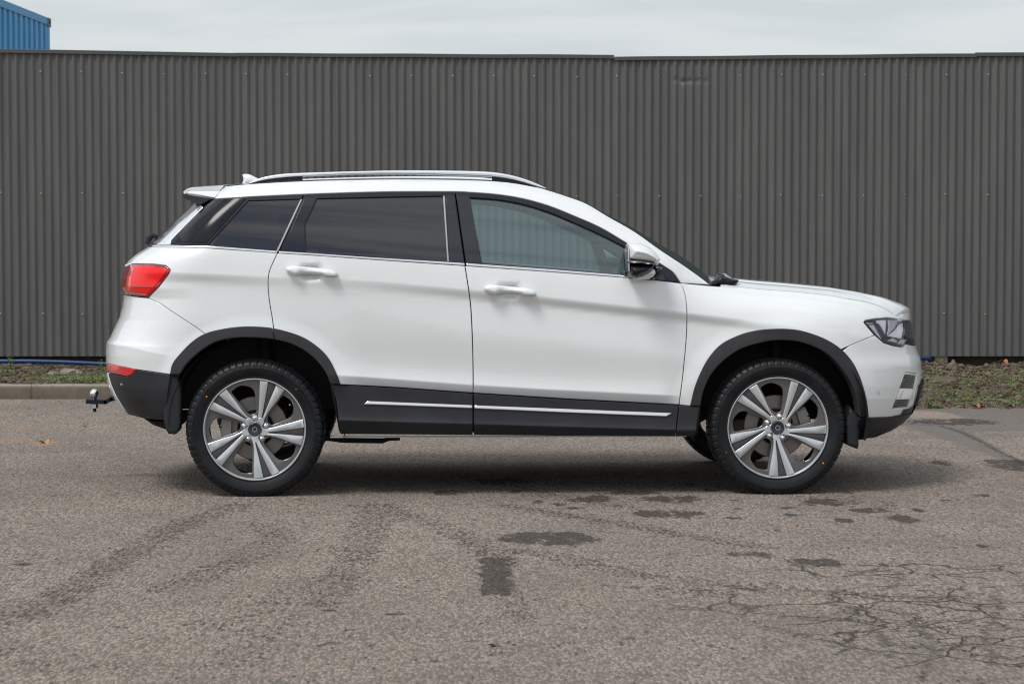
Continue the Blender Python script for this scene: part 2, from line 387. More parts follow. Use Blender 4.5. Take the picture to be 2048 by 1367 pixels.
# bonnet centre height
BN = [(1420, 553), (1466.7, 557.5), (1511, 561), (1594.5, 568.6), (1650, 577), (1705.7, 588), (1747.4, 599), (1789, 614.5), (1811, 627), (1822.5, 636.7)]
q = at_y(BN, 0.5); BZ = [q[:, 0].copy(), q[:, 2].copy()]
BZ[0] = np.concatenate([[0.2, 0.9], BZ[0], [BZ[0][-1]+0.10]]); BZ[1] = np.concatenate([[BZ[1][0]+0.16, BZ[1][0]+0.03], BZ[1], [BZ[1][-1]-0.07]])
CP, CQ = 2.4, 7.0
def zt(x): return np.interp(x, BZ[0], BZ[1])
HANDLES = [(623, 545), (1020, 583)]
HP = [at_y([(p[0], p[1])], -0.89)[0] for p in HANDLES]
FLARE = True
def S(x, z):
    x = np.asarray(x, float); z = np.asarray(z, float)
    a = z-CREASE(x)
    w = WID - 0.012*np.abs(x/1.7)**3
    up = np.maximum(a, 0)
    w = w - 0.10*up - 0.38*up**2
    amp = 0.013*(np.interp(x, [-2.2, -1.9, -1.5, -1.2, -0.8, -0.3, 0.3, 0.9, 1.15, 1.6], [0.9, 1.2, 0.7, 0.25, 0.35, 1.0, 1.3, 1.4, 1.0, 0.0]))
    w = w - amp*sss(0, 1, -a/0.055)
    dn = np.clip(-a-0.055, 0, None)
    w = w + amp*0.8*sss(0, 1, dn/0.22)
    mid = sss(-1.0, -0.7, x)*(1-sss(0.8, 1.0, x)); w = w - mid*0.19*np.clip(dn-0.06, 0, None)**2
    sh = z-SHELF(x); fr_ = 1-sss(-2.05, -1.66, x); w = w + fr_*0.020*np.clip(1-np.maximum(sh, 0)/0.10, 0, 1)**2 - fr_*0.10*np.clip(-sh, 0, 0.12)
    bq = z-BULGE(x); fade = sss(-1.05, -0.85, x)*(1-sss(0.72, 0.92, x))
    w = w + fade*(0.020*np.clip(1-np.maximum(bq, 0)/0.17, 0, 1)**3 - 0.36*(np.sqrt(np.minimum(bq, 0)**2+0.006**2)-0.006)*(bq < 0))
    lo = np.clip(0.55-z, 0, None); w = w - 0.05*lo
    for xw in (XW_R, XW_F):               # swollen wheel arches
        r = np.hypot(x-xw, z-ZW); w = w + 0.016*(1-sss(0.47, 0.60, r))
    for h in HP:                          # finger wells behind the door handles
        w = w - 0.026*np.exp(-(((x-h[0]+0.004)/0.052)**4+((z-h[2]-0.001)/0.037)**4))
    # bonnet shoulder
    zT = zt(x); zm = zT-0.26
    tau = np.clip((z-zm)/(zT-zm), 0, 1); cap = (1-tau**CP)**(1/CQ)
    wgt = sss(0.75, 1.15, x); w = w*(1+wgt*(cap-1))
    # bumper corner chamfers
    xf = np.interp(z, XF[0], XF[1]); t = np.clip((x-(xf-FL))/FL, 0, 1); w = w*(1-t**FP)**(1/FQ)
    xr = np.interp(z, XR[0], XR[1]); t = np.clip(((xr+RL)-x)/RL, 0, 1); w = w*(1-t**RP)**(1/RQ)
    return w
# greenhouse
RG = end_table([(297, 490), (315, 474), (340, 449), (367, 425), (392, 404), (440, 362)], -0.5)
BLK = interp(line_px([(380, 399), (428.6, 396.4), (502, 393), (607.6, 388), (770, 383), (910, 382.7), (992, 388), (1045, 396.4), (1097.5, 411), (1150, 432), (1203, 455.6), (1260, 490), (1326, 530), (1362, 565)], -0.68))
TOPPX = [(447, 372), (497, 367.5), (605, 361.6), (797, 357.6), (984, 361.2), (1068, 372.7), (1095, 379.5), (1137, 393), (1174, 407), (1216, 432), (1268.6, 462), (1321, 499), (1368.7, 530.6), (1405.5, 557), (1420, 569)]
TOP = interp(line_px(TOPPX, -0.62))
def G(x, z):
    x = np.asarray(x, float); z = np.asarray(z, float)
    xb = np.clip(x, -1.75, 1.02)
    zb = BELT(x); base = S(xb, BELT(xb))-0.012
    h = np.maximum(z-zb, 0)
    w = base-0.30*h-0.34*h**2-0.012*np.clip(-x-0.9, 0, None)**2
    zk = BLK(x); zT = TOP(x); u = np.clip((z-zk)/np.maximum(zT-zk, 0.03), 0, 1.3)
    w = w-0.050*u*u*(x > -1.7)
    xr = np.interp(z, RG[0], RG[1]); t = np.clip(((xr+0.30)-x)/0.30, 0, 1); w = w*(1-t**3)**(1/3.0)
    return w
def march(px, surf, off=0.0):
    px = np.array(px, float).reshape(-1, 2).copy()
    def solve(p):
        d = rays(p); ys = np.linspace(-1.12, -0.05, 260)
        t = (ys[None]-CAM[1])/d[:, 1:2]; X = CAM[0]+d[:, :1]*t; Z = CAM[2]+d[:, 2:]*t
        g = -ys[None]-(surf(X, Z)+off)
        neg = g < 0; hit = neg.any(1); i = np.clip(neg.argmax(1), 1, None)
        lo = ys[i-1].copy(); hi = ys[i].copy()
        for _ in range(22):
            m = (lo+hi)/2; t = (m-CAM[1])/d[:, 1]; x = CAM[0]+d[:, 0]*t; z = CAM[2]+d[:, 2]*t
            s_ = -m-(surf(x, z)+off) < 0
            hi = np.where(s_, m, hi); lo = np.where(s_, lo, m)
        m = (lo+hi)/2; t = (m-CAM[1])/d[:, 1]
        return CAM[None]+d*t[:, None], hit
    P, hit = solve(px); k = 0
    while (~hit).any() and k < 60:
        b_ = ~hit; px[b_, 0] += np.sign(1024-px[b_, 0])*0.8
        Pb, hb = solve(px[b_]); idx = np.where(b_)[0]; P[idx] = Pb; hit[idx] = hb; k += 1
    return P
def nrm(P, surf):
    e = 0.004
    gx = (surf(P[:, 0]+e, P[:, 2])-surf(P[:, 0]-e, P[:, 2]))/(2*e); gz = (surf(P[:, 0], P[:, 2]+e)-surf(P[:, 0], P[:, 2]-e))/(2*e)
    gx = np.nan_to_num(gx); gz = np.nan_to_num(gz)
    n = np.stack([-gx, -np.ones(len(P)), -gz], 1); return n/np.linalg.norm(n, axis=1)[:, None]

MIRROR = np.array([1.0, -1.0, 1.0])
def panel_mesh(poly, surf, off=0.0, holes=(), step=9, gap=0.0, roll=1.2, depth=0.02, sign=-1, drop=0.0025, feat=()):
    """poly: outline as traced on the photo; the mesh lies on the true curved surface and has rolled edges and a return."""
    loops0 = [inset(prep(poly, step), gap+roll)]
    loops1 = [inset(prep(poly, step), gap)]
    for h in holes:
        hp = prep(h, step*0.8); loops0.append(inset(hp, -(gap+roll))); loops1.append(inset(hp, -gap))
    V2, T = triangulate(loops0, step, feat)
    P = march(V2, surf, off); Nn = nrm(P, surf)
    V = [P]; NN = [Nn]; F = []
    k = len(P)
    T = np.array(T)
    # orientation: pixel y is down, so test with 3D
    a = P[T[:, 1]]-P[T[:, 0]]; b_ = P[T[:, 2]]-P[T[:, 0]]; cn = np.cross(a, b_); flip = (cn*Nn[T[:, 0]]).sum(1) < 0
    T[flip] = T[flip][:, ::-1]; F += [tuple(t) for t in T.tolist()]
    st = 0
    for l0, l1 in zip(loops0, loops1):
        n = len(l0); B0 = P[st:st+n]; n0 = Nn[st:st+n]
        B1s = march(l1, surf, off); n1 = nrm(B1s, surf); out = B1s-B0; ln = np.linalg.norm(out, axis=1)[:, None]
        out = np.where(ln > 1e-6, out/np.maximum(ln, 1e-6), n1)
        B1 = B1s-n1*drop; B2 = B1-n1*depth
        nr = n1*0.55+out*0.83; nr /= np.linalg.norm(nr, axis=1)[:, None]+1e-9
        V += [B0, B1, B1, B2]; NN += [n0, nr, nr*0.3+out*0.7, out]
        def q_(a0, b0, s0):
            for i in range(n):
                j = (i+1) % n; F.append((a0+i, a0+j, b0+j, b0+i))
        q_(k, k+n, 0); q_(k+2*n, k+3*n, 0)
        k += 4*n; st += n
    V = np.concatenate(V); NN = np.concatenate(NN); NN /= np.linalg.norm(NN, axis=1)[:, None]+1e-9
    # orient the quads by their vertex normals
    F2 = []
    for f in F:
        if len(f) == 4:
            c = np.cross(V[f[1]]-V[f[0]], V[f[3]]-V[f[0]])
            if c@(NN[f[0]]+NN[f[2]]) < 0: f = f[::-1]
        F2.append(f)
    F = F2
    if sign > 0:
        V = V*MIRROR; NN = NN*MIRROR; F = [f[::-1] for f in F]
    return V, F, NN
def panel(name, poly, surf, m, parent, sign=-1, **kw):
    V, F, NN = panel_mesh(poly, surf, sign=sign, **kw)
    return link(name, mesh_of(V, F, normals=NN), m, parent)
def pillow(name, poly, Y, h, r, m, parent, back=0.02, step=4, sign=-1, seg=None, pw=0.5, surf=None):
    """solid with the given side outline, bulging by h towards the side, r = edge radius in px"""
    L0 = prep(poly, seg or step); V2, T = triangulate([L0], step)
    d = dist_poly(L0, V2); d[:len(L0)] = 0
    bul = h*(1-(1-np.clip(d/r, 0, 1))**2)**pw
    P = at_y(V2, Y) if surf is None else march(V2, surf)
    cen = P.copy(); P = P.copy(); P[:, 1] -= bul
    nb = len(L0); Bk = cen[:nb].copy(); Bk[:, 1] += back
    V = np.concatenate([P, Bk]); k = len(P)
    F = [tuple(t) for t in T.tolist()]
    a = P[T[:, 1]]-P[T[:, 0]]; b_ = P[T[:, 2]]-P[T[:, 0]]; fl = np.cross(a, b_)[:, 1] > 0
    F = [f[::-1] if x else f for f, x in zip(F, fl)]
    F += [(i, k+i, k+(i+1) % nb, (i+1) % nb) for i in range(nb)]
    F.append(tuple(k+i for i in range(nb)))
    if sign > 0: V = V*MIRROR
    me = mesh_of(V, F, smooth=50); bm = bmesh.new(); bm.from_mesh(me); bmesh.ops.recalc_face_normals(bm, faces=bm.faces); bm.to_mesh(me); bm.free()
    me.shade_smooth(); me.set_sharp_from_angle(angle=R(50))
    return link(name, me, m, parent)

# ------------------------------------------------------------------ traced outlines of the car's side
ARCH_R = cr([(339, 748), (344, 727), (360, 706), (384, 682), (410, 666), (439, 658), (476, 652.6), (510, 652), (544, 655), (581, 664), (613, 677), (642, 698), (660, 719), (673, 745), (681, 768)], 4)
ARCH_RI = cr([(359, 749), (371, 730), (386, 714), (410, 695), (436, 682), (471, 675.5), (510, 675), (550, 679), (581, 687), (608, 700.5), (631, 719), (650, 743), (661, 768)], 4)
ARCH_F = cr([(1380, 811), (1389, 774), (1402, 742), (1417, 715), (1439, 690), (1467, 674), (1503, 662), (1553, 657), (1594.5, 659), (1631, 669), (1658.5, 681), (1683.5, 698), (1706, 723), (1722, 756), (1733.5, 795), (1739, 834)], 4)
ARCH_FI = cr([(1401, 811), (1406, 785), (1417.5, 757), (1434, 734), (1457, 713), (1485, 696), (1520, 685.5), (1553, 680), (1594.5, 682.6), (1631, 694), (1661, 712), (1686, 740), (1706, 772), (1717, 809), (1720, 834)], 4)
def band(A, B, f): # curve between
    n = 60
    def rs(C):
        C = np.array(C); d = np.concatenate([[0], np.cumsum(np.linalg.norm(np.diff(C, axis=0), axis=1))]); u = np.linspace(0, d[-1], n)
        return np.stack([np.interp(u, d, C[:, 0]), np.interp(u, d, C[:, 1])], 1)
    return [tuple(p) for p in rs(A)*(1-f)+rs(B)*f]
MID_R = band(ARCH_R, ARCH_RI, 0.35); MID_F = band(ARCH_F, ARCH_FI, 0.35)
BELT_B = [(297, 492), (307, 492.5), (413, 495.9), (555, 505.6), (612, 509), (745, 518.5), (930, 531), (1100, 543), (1295, 558), (1362, 565.4)]
DOOR_R = cr([(555, 505.6), (544.4, 528), (537.8, 546), (536, 570), (539, 604), (544.4, 636), (549.7, 675)], 4)
DOOR_M = cr([(930, 531), (936.5, 573), (941.8, 615), (945, 680), (946.3, 740), (946.5, 786)], 4)
DOOR_F = cr([(1362, 565.4), (1370, 586), (1374, 615), (1374, 650), (1372.6, 680), (1369, 720), (1364, 765), (1358, 809.5)], 4)
SILL_T = [(663, 768), (683, 769), (800, 775.5), (945, 786), (1135, 798), (1358, 809.5), (1400, 811.4)]
BSHUT_R = cr([(295.6, 595.5), (318, 605.7), (344, 623), (384, 649), (411, 668)], 4)
TAIL = cr([(251, 531), (265, 526.5), (307.4, 527.5), (331, 530.6)], 4)[:-1]+cr([(331, 530.6), (340.4, 538.5), (337.5, 547), (318, 572.8), (295.6, 595)], 4)[:-1]+[(295.6, 595), (270.6, 593), (247.5, 590), (243, 586), (237.5, 574), (240, 551.7)]
HEAD = [(1729, 643.5), (1731.6, 640.4), (1751.5, 636.9), (1775, 635), (1800.7, 638), (1822.5, 641.8), (1827.5, 653), (1831, 670), (1833, 691), (1812.4, 688), (1805.3, 694.2), (1786.6, 691.3), (1768, 685.4), (1751.5, 670.8), (1731.6, 648)]
def along(C, p0, p1):                 # part of curve C between the points nearest to p0 and p1, in that order
    C = np.array(C); i = np.argmin(np.linalg.norm(C-p0, axis=1)); j = np.argmin(np.linalg.norm(C-p1, axis=1))
    return [tuple(x) for x in (C[i:j+1] if i <= j else C[j:i+1][::-1])]
# bonnet edge curve on the fender top
YB = 0.72
def z_on(x, yabs):                    # surface height for given x, |y|, upper branch
    x = np.asarray(x, float); lo = np.full(x.shape, 0.75); hi = zt(x)-1e-6
    lo = np.minimum(lo, hi-0.02)
    for _ in range(30):
        m = (lo+hi)/2; ins = S(x, m) > yabs; lo = np.where(ins, m, lo); hi = np.where(ins, hi, m)
    return (lo+hi)/2
xb = np.linspace(at_y([(1443, 572)], -0.75)[0, 0], 2.13, 30)
zb_ = z_on(xb, np.interp(xb, [1.3, 1.75, 2.03, 2.2], [YB, 0.70, 0.60, 0.50]))
BON_EDGE = [tuple(project((x, -y, z))) for x, y, z in zip(xb, np.interp(xb, [1.3, 1.75, 2.03, 2.2], [YB, 0.70, 0.60, 0.50]), zb_)]
BON_EDGE = [p for p in BON_EDGE if p[0] < 1819 and p[1] < 638.5]

QUARTER = BELT_B[:4]+DOOR_R[1:]+along(MID_R, (549, 665), (413, 676))+BSHUT_R[::-1]+TAIL[::-1][6:]+[(251, 529), (256, 521), (273, 506.5), (286, 499)]
QUARTER = BELT_B[0:4]+DOOR_R[1:]+along(MID_R, (549, 665), (413, 676))+BSHUT_R[::-1]+[(318, 572.8), (337.5, 547), (340.4, 538.5), (331, 530.6), (307.4, 527.5), (265, 526.5), (251, 531), (245, 533), (254.8, 521), (273, 506), (286, 498)]
RDOOR = BELT_B[3:7]+DOOR_M[1:]+SILL_T[1:4][::-1]+along(MID_R, (678, 770), (549, 665))+DOOR_R[::-1][1:-1]
FDOOR = BELT_B[6:]+DOOR_F[1:]+SILL_T[3:5][::-1]+DOOR_M[::-1][1:-1]
FENDER = [(1362, 565.4), (1420, 570.5), (1440, 572)]+BON_EDGE+[(1817, 640.2), (1800.7, 637.5), (1775, 634.5), (1751.5, 636.4), (1731, 640), (1728, 644), (1731.6, 648.5), (1749.7, 670)]+[(1700, 690.7), (1681, 699)]+along(MID_F, (1681, 700), (1386, 811))+[(1380, 811.4), (1358, 809.5)]+DOOR_F[::-1][1:-1]
FBUMP = [(1749.7, 670), (1768, 685.4), (1786.6, 691.3), (1805.3, 694.2), (1812.4, 688), (1833, 691), (1842, 710), (1850, 726), (1850, 762), (1841, 790), (1827, 824.5), (1805, 829.5), (1781, 834), (1734, 835)]+along(MID_F, (1734, 835), (1681, 700))+[(1700, 690.7)]
INS = [(1812, 744), (1834, 746), (1826, 800), (1817.5, 814.5), (1785, 818.5), (1800, 776)]
RBUMP = BSHUT_R+along(MID_R, (413, 676), (343, 747))+[(339, 748), (272, 738.5), (213, 727), (203, 727), (204, 708), (206, 686), (212, 678), (220, 662), (234, 636), (238, 615), (242, 594), (247, 591), (270.6, 593.5)]
RLOW = [(271, 739), (338, 748.5), (341, 751), (336, 780), (330, 840), (284, 836), (256, 829), (244, 812), (230, 789), (220, 765), (215, 746), (253.5, 753), (263, 748)]
SKID = cr([(206, 744), (210, 766), (219, 791), (237, 818), (247, 829)], 3)+[(257, 829.5)]+cr([(253, 826), (242, 810), (230, 789), (221, 768), (215, 745.5)], 3)
REFL = [(208, 727), (213, 727.2), (272, 738), (263, 748), (253.5, 752.5), (215, 743.5), (208, 742)]

RINGS = tuple([(cx_+r_*math.cos(t), cy_+r_*0.74*math.sin(t)) for t in np.linspace(0, 6.28, 25)] for cx_, cy_ in ((621.5, 544), (1018, 582)) for r_ in (21,))
RLINE = [(214, 687), (245, 692), (290, 701), (345, 711)]
SLINE = [(670, 836), (1000, 845), (1352, 855), (1400, 856)]
BLINE = [(640, 745), (700, 750), (945, 768), (1100, 777), (1345, 789), (1400, 791)]
CLINE = [(330, 543), (450, 550), (555, 557), (660, 562), (755, 567), (934, 584), (1071, 597), (1374, 630), (1450, 640), (1600, 662)]
# ------------------------------------------------------------------ the car
CAR = empty('parked_car', (0, 0, 0), 'white five door SUV parked side on before the grey corrugated fence', 'car')
P_ = CAR
def SC_(off): return lambda x, z: S(x, z)+off
def sides(): return (-1, 1)
PX = {}
for sg in sides():
    k = dict(sign=sg)
    door_f = panel('front_door', FDOOR, S, M['paint'], P_, gap=1.0, step=7, depth=0.03, feat=(BLINE, CLINE)+RINGS, **k)
    door_r = panel('rear_door', RDOOR, S, M['paint'], P_, gap=1.0, step=7, depth=0.03, feat=(BLINE, CLINE)+RINGS, **k)
    quarter = panel('rear_quarter_panel', QUARTER, S, M['paint'], P_, gap=0.6, step=7, depth=0.03, feat=(CLINE,), **k)
    fender = panel('front_fender', FENDER, S, M['paint'], P_, gap=0.6, step=7, depth=0.03, feat=(CLINE,), **k)
    PX[sg] = (door_f, door_r, quarter, fender)
    # a dark inner shell shows in the shut lines
    SHELL = [(286, 500)]+BELT_B[1:]+[(1440, 574)]+[(x-2, y+8) for x, y in BON_EDGE[:-3]]+[(1790, 660), (1800, 740), (1770, 830)]+along(ARCH_FI, (1720, 834), (1401, 811))+[(1395, 866), (680, 864), (661, 768)]+along(ARCH_RI, (661, 768), (359, 749))+[(340, 820), (270, 810), (240, 740), (262, 600), (262, 540)]
    panel('inner_body_shell', SHELL, SC_(-0.022), M['gap'], P_, step=22, depth=0.004, **k)
    # bumper corners, arches and cladding
    fb = panel('front_bumper', FBUMP, S, M['paint'], P_, gap=0.35, step=6, holes=[INS], depth=0.02, **k)
    rb = panel('rear_bumper', RBUMP, S, M['paint'], P_, gap=0.4, step=6, depth=0.02, feat=(RLINE,), **k)
    PX[sg] += (fb, rb)
    def archs(x, z): 
        return S(x, z)+0.012
    for (A, B, nm) in ((ARCH_R, ARCH_RI, 'wheel_arch_trim'), (ARCH_F, ARCH_FI, 'wheel_arch_trim')):
        if A is ARCH_R:      # split by the door line
            a1 = along(A, (339, 748), (548, 655)); b1 = along(B, (553, 680), (359, 749))
            a2 = along(A, (548, 655), (681, 768)); b2 = along(B, (661, 768), (553, 680))
            panel(nm, a1+b1, archs, M['arch'], P_, gap=0.3, roll=2.0, step=7, depth=0.05, drop=0.004, **k)
            panel(nm, a2+b2, archs, M['arch'], P_, gap=0.3, roll=2.0, step=7, depth=0.05, drop=0.004, **k)
        else:
            panel(nm, A+B[::-1], archs, M['arch'], P_, gap=0.0, roll=2.0, step=7, depth=0.05, drop=0.004, **k)
    CL = interp(line_px([(600, 834), (678, 838), (1000, 847), (1352, 857), (1400, 858)]))
    def clad(x, z):
        c = z-CL(x)
        return 0.905+0.006-0.07*np.clip(c, 0, 0.3)-0.60*np.clip(-c, 0, 0.2)+0.012*np.exp(-np.clip(c, 0, 1)/0.022)
    b1 = [(663, 768), (683, 769), (800, 775.5), (946, 786)]
    s1 = panel('sill_cladding', b1+[(946, 870.4), (680, 868.5), (672, 800)], clad, M['clad'], P_, feat=(SLINE,), gap=0.7, step=8, depth=0.05, **k)
    s2 = panel('sill_cladding', [(947, 786), (1135, 798), (1358, 809.5), (1351, 872.3), (947, 870.4)], clad, M['clad'], P_, feat=(SLINE,), gap=0.7, step=8, depth=0.05, **k)
    s3 = panel('sill_cladding', [(1358, 809.5), (1400, 811.4), (1396, 834), (1391, 872), (1351, 872.3)], clad, M['clad'], P_, gap=0.7, step=7, depth=0.05, **k)
    def cs(x, z): return clad(x, z)+0.008
    for q_, par in (([(727, 808), (735, 801.5), (944.5, 809.8), (944.5, 816), (840, 812)], s1), ([(949, 810), (1344.5, 825.5), (1333, 832.5), (1140, 825), (949, 816.5)], s2)):
        panel('sill_chrome_strip', q_, cs, M['satinchrome'], par, gap=0, roll=1.6, step=8, depth=0.008, drop=0.004, **k)
    rl = panel('rear_bumper_cladding', RLOW, SC_(0.004), M['clad'], P_, gap=0.3, step=7, roll=1.5, depth=0.06, **k)
    panel('skid_strip', SKID, SC_(0.012), M['silver'], rl, gap=0, step=5, roll=1.5, depth=0.02, **k)
    sn = panel('parking_sensor', circ(241, 765.5, 4.2, 14), SC_(0.006), M['gap'], rl, gap=0, step=3, roll=0.5, depth=0.004, **k)
    panel('sensor_eye', circ(242, 768, 2.3, 12), SC_(0.008), M['strip'], sn, gap=0, step=3, roll=0.4, depth=0.003, **k)
    rf = panel('bumper_reflector', REFL, SC_(0.003), M['reflector'], rb, gap=0.4, step=5, roll=0.8, depth=0.01, **k)
    panel('reflector_recess', [(212, 727.5), (238, 732), (236, 738), (228, 742), (213, 739)], SC_(0.0055), M['redpale'], rb, gap=0, step=4, roll=1, depth=0.003, **k)
    # corner under the rear bumper, mud flaps
    yy = -0.80
    FLAP = [(336, 752), (357, 750), (361, 790), (360, 845), (358, 860), (351, 868), (337, 867), (332, 858), (327, 838), (329, 800)]
    pillow('mud_flap', FLAP, -0.885, 0.006, 4, M['liner'], P_, back=0.12, sign=sg)
    pillow('front_air_flap', [(1700, 812), (1718, 836), (1717, 892), (1714, 897), (1703, 893), (1694, 889), (1691, 850)], -0.86, 0.01, 6, M['liner'], P_, back=0.25, sign=sg)
    FLOW = [(1718.5, 836), (1744, 835.5), (1781, 834.5), (1805, 830), (1827, 825), (1836, 800), (1843, 770), (1852, 757), (1856, 786), (1846, 812), (1834, 832), (1812, 849), (1785, 862), (1757, 873), (1718.5, 881)]
    def flow(x, z): return np.maximum(S(x-0.012, z)+0.010-0.10*np.clip(0.44-z, 0, 1), 0)
    panel('lower_front_bumper', FLOW, flow, M['clad'], P_, gap=0.4, step=6, roll=1.2, depth=0.05, **k)
    # fog lamp insert
    for nm, q_, o_, mm in (('grille_mesh', [(1811, 748), (1832, 750), (1826.5, 777), (1801, 776)], -0.005, 'hlmark'), ('grille_mesh', [(1793, 799), (1820, 798), (1814.5, 813), (1786.5, 816)], -0.005, 'hlmark'), ('fog_lamp', [(1801, 777), (1826.5, 778), (1820, 797.5), (1793.5, 798.5)], -0.004, 'hlchrome')):
        g_ = panel(nm, q_, SC_(o_), M[mm], fb, gap=0, step=4, roll=0.5, depth=0.01, **k)
        if nm == 'grille_mesh':     # honeycomb cells
            C_ = np.array(q_); lo = C_.min(0); hi = C_.max(0); V = []; F = []; c0 = 0
            for r_, y_ in enumerate(np.arange(lo[1]+2.5, hi[1], 4.4)):
                for x_ in np.arange(lo[0]+2+(r_ % 2)*2.6, hi[0], 5.2):
                    if pip(prep(q_, 50), np.array([[x_, y_]]))[0] and dist_poly(prep(q_, 50), np.array([[x_, y_]]))[0] > 1.6:
                        v, f, n_ = panel_mesh(circ(x_, y_, 2.0, 6, 1.5), SC_(o_+0.003), gap=0, step=6, roll=0.5, depth=0.003, sign=sg)
                        V.append(v); F += [tuple(i+c0 for i in t) for t in f]; c0 += len(v)
            if V:
                o = link('honeycomb', mesh_of(np.concatenate(V), F, smooth=40), M['void'], fb); o['kind'] = 'stuff'
    panel('fog_lamp_insert', [(1802, 781), (1809, 781), (1803, 796.5), (1796, 797)], SC_(-0.001), M['hlpale'], fb, gap=0, step=4, roll=0.7, depth=0.004, **k)
    panel('insert_surround', INS, SC_(-0.009), M['paint'], fb, gap=0, step=6, depth=0.003, **k)
    pr = circ(1757.5, 784.8, 3.8, 16)
    ps = panel('parking_sensor', pr, SC_(0.0012), M['strip'], fb, gap=0, step=3, roll=0.6, depth=0.003, **k)
    panel('sensor_eye', circ(1757.5, 784.8, 2.6, 14), SC_(0.0022), M['paint'], fb, gap=0, step=3, roll=0.4, depth=0.002, **k)
    # ---------------- lights
    tl = panel('tail_light', TAIL, SC_(0.004), M['redlens'], P_, gap=0.6, step=5, roll=2.0, depth=0.02, drop=0.005, **k)
    panel('light_panel', [(263, 532), (300, 532), (328, 536), (334, 541), (312, 570), (294, 588), (250, 583), (253, 560)], SC_(0.0075), M['redbright'], tl, gap=0, step=4, roll=1.4, depth=0.003, **k)
    panel('light_band', [(253, 534), (262, 533), (255, 556), (252, 583), (246, 581), (246, 556)], SC_(0.0085), M['redlens'], tl, gap=0, step=4, roll=1.0, depth=0.003, **k)
    panel('light_band', [(262, 533), (268, 533), (262, 556), (260, 582), (254, 582), (257, 556)], SC_(0.0095), M['redpale'], tl, gap=0, step=4, roll=1.0, depth=0.003, **k)
    panel('light_band', [(266, 572), (306, 573), (303, 576.5), (266, 576)], SC_(0.0090), M['redlens'], tl, gap=0, step=4, roll=0.8, depth=0.002, **k)
    panel('light_band', [(250, 584), (294, 589), (293, 591), (250, 586.5)], SC_(0.0085), M['redpale'], tl, gap=0, step=4, roll=0.4, depth=0.002, **k)
    hl = panel('headlight', HEAD, SC_(-0.012), M['hldark'], P_, gap=0.3, step=5, roll=1.0, depth=0.01, **k)
    HB = lambda nm, q_, o_, mm, **kk: panel(nm, q_, SC_(o_), M[mm], hl, gap=0, step=4, roll=0.7, depth=0.006, **{**k, **kk})
    HB('light_guide', [(1734, 645), (1747, 645), (1747, 647), (1736, 647)], -0.005, 'hlpale')
    HB('light_guide', [(1738, 649.5), (1748, 649), (1759, 669), (1764, 679), (1757, 672)], -0.005, 'hlpale')
    HB('bezel_teeth', [(1747, 646), (1752, 646), (1753, 651), (1757, 652), (1758, 657), (1761, 658), (1762, 664), (1765, 666), (1769, 676), (1764, 677), (1755, 660)], -0.0035, 'hlviolet')
    HB('reflector', [(1753, 640), (1773, 639), (1771, 668), (1768, 664), (1764, 655), (1759, 648), (1753, 645)], -0.005, 'hlchrome')
    HB('reflector', [(1776, 639), (1794, 640), (1796, 645), (1790, 656), (1780, 666), (1774, 670), (1778, 655)], -0.0035, 'hliris')
    HB('reflector', [(1797, 650), (1806, 644), (1807, 660), (1803, 677), (1789, 674), (1775, 671), (1785, 664), (1792, 658)], -0.005, 'hlchrome')
    HB('reflector', [(1775, 681), (1787, 675.5), (1795, 681), (1795, 685)], -0.005, 'hlpale')
    HB('projector', [(1803, 679), (1816, 677.5), (1808, 688), (1796, 687)], -0.004, 'hliris')
    HB('side_marker', [(1808, 643), (1822, 646), (1828, 665), (1830, 676), (1818, 676), (1809, 668)], -0.005, 'hlmark')
    panel('lens', HEAD, SC_(0.001), M['lens'], hl, gap=0.5, step=6, roll=1.0, depth=0.004, **k)
    # ---------------- greenhouse
    GS = lambda off: (lambda x, z: G(x, z)+off)
    BLACKT = [(428.6, 396.4), (502, 393), (607.6, 388), (770, 383), (910, 382.7), (939.5, 384), (992, 388), (1045, 396.4), (1097.5, 411), (1150, 432), (1203, 455.6), (1260.7, 490), (1326.5, 530.6), (1347.6, 545), (1362, 565.4)]
    RAILW = cr(BLACKT, 4)+[(1420, 569.5)]+cr(TOPPX, 4)[::-1]
    panel('side_roof_rail_panel', RAILW, G, M['paint'], P_, gap=0.4, step=6, roll=1.0, depth=0.03, **k)
    CH_T = [(297, 489), (344, 488.5), (412.8, 491), (555, 501.5), (612, 505), (745, 514), (931.6, 525.5), (1226.5, 548), (1263, 553), (1300, 556.5)]
    # frames as rings round each pane (real openings behind the glass)
    gl_f = cr([(939.5, 395), (992, 398.5), (1045, 408), (1097.5, 424), (1150, 446), (1203, 470), (1254, 496.4), (1290, 520), (1312, 541), (1318, 555)], 3)+[(1263, 552), (1226, 547), (1100, 537), (964.5, 526)]
    fr_o = cr([(911, 383.2), (939.5, 384.5), (992, 388.5), (1045, 397), (1097.5, 411.5), (1150, 432.5), (1203, 456), (1260.7, 490.5), (1326.5, 531), (1347.6, 546), (1361, 564.5)], 3)+[(1300, 560), (1226.5, 551), (1100, 541), (931.6, 529)]
    panel('window_frame', fr_o, GS(0.002), M['satin'], door_f, holes=[gl_f], gap=0.5, step=7, roll=0.8, depth=0.03, **k)
    panel('front_window', gl_f, GS(-0.012), M['clear'], door_f, gap=-1.5, step=8, roll=0.5, depth=0.002, **k)
    panel('pillar_trim', [(912, 388), (937, 388), (941, 400), (963.5, 527), (932.5, 526)], GS(0.005), M['gloss'], door_f, gap=0.4, step=7, roll=0.8, depth=0.006, **k)
    panel('mirror_sail', [(1310, 534), (1326, 532), (1347, 546.5), (1360, 564), (1300, 558.5)], GS(0.006), M['gloss'], door_f, gap=0.4, step=6, roll=0.8, depth=0.006, **k)
    gl_r = [(635, 397), (885, 391.8), (895.5, 523.5), (613, 505), (611.3, 446.4)]
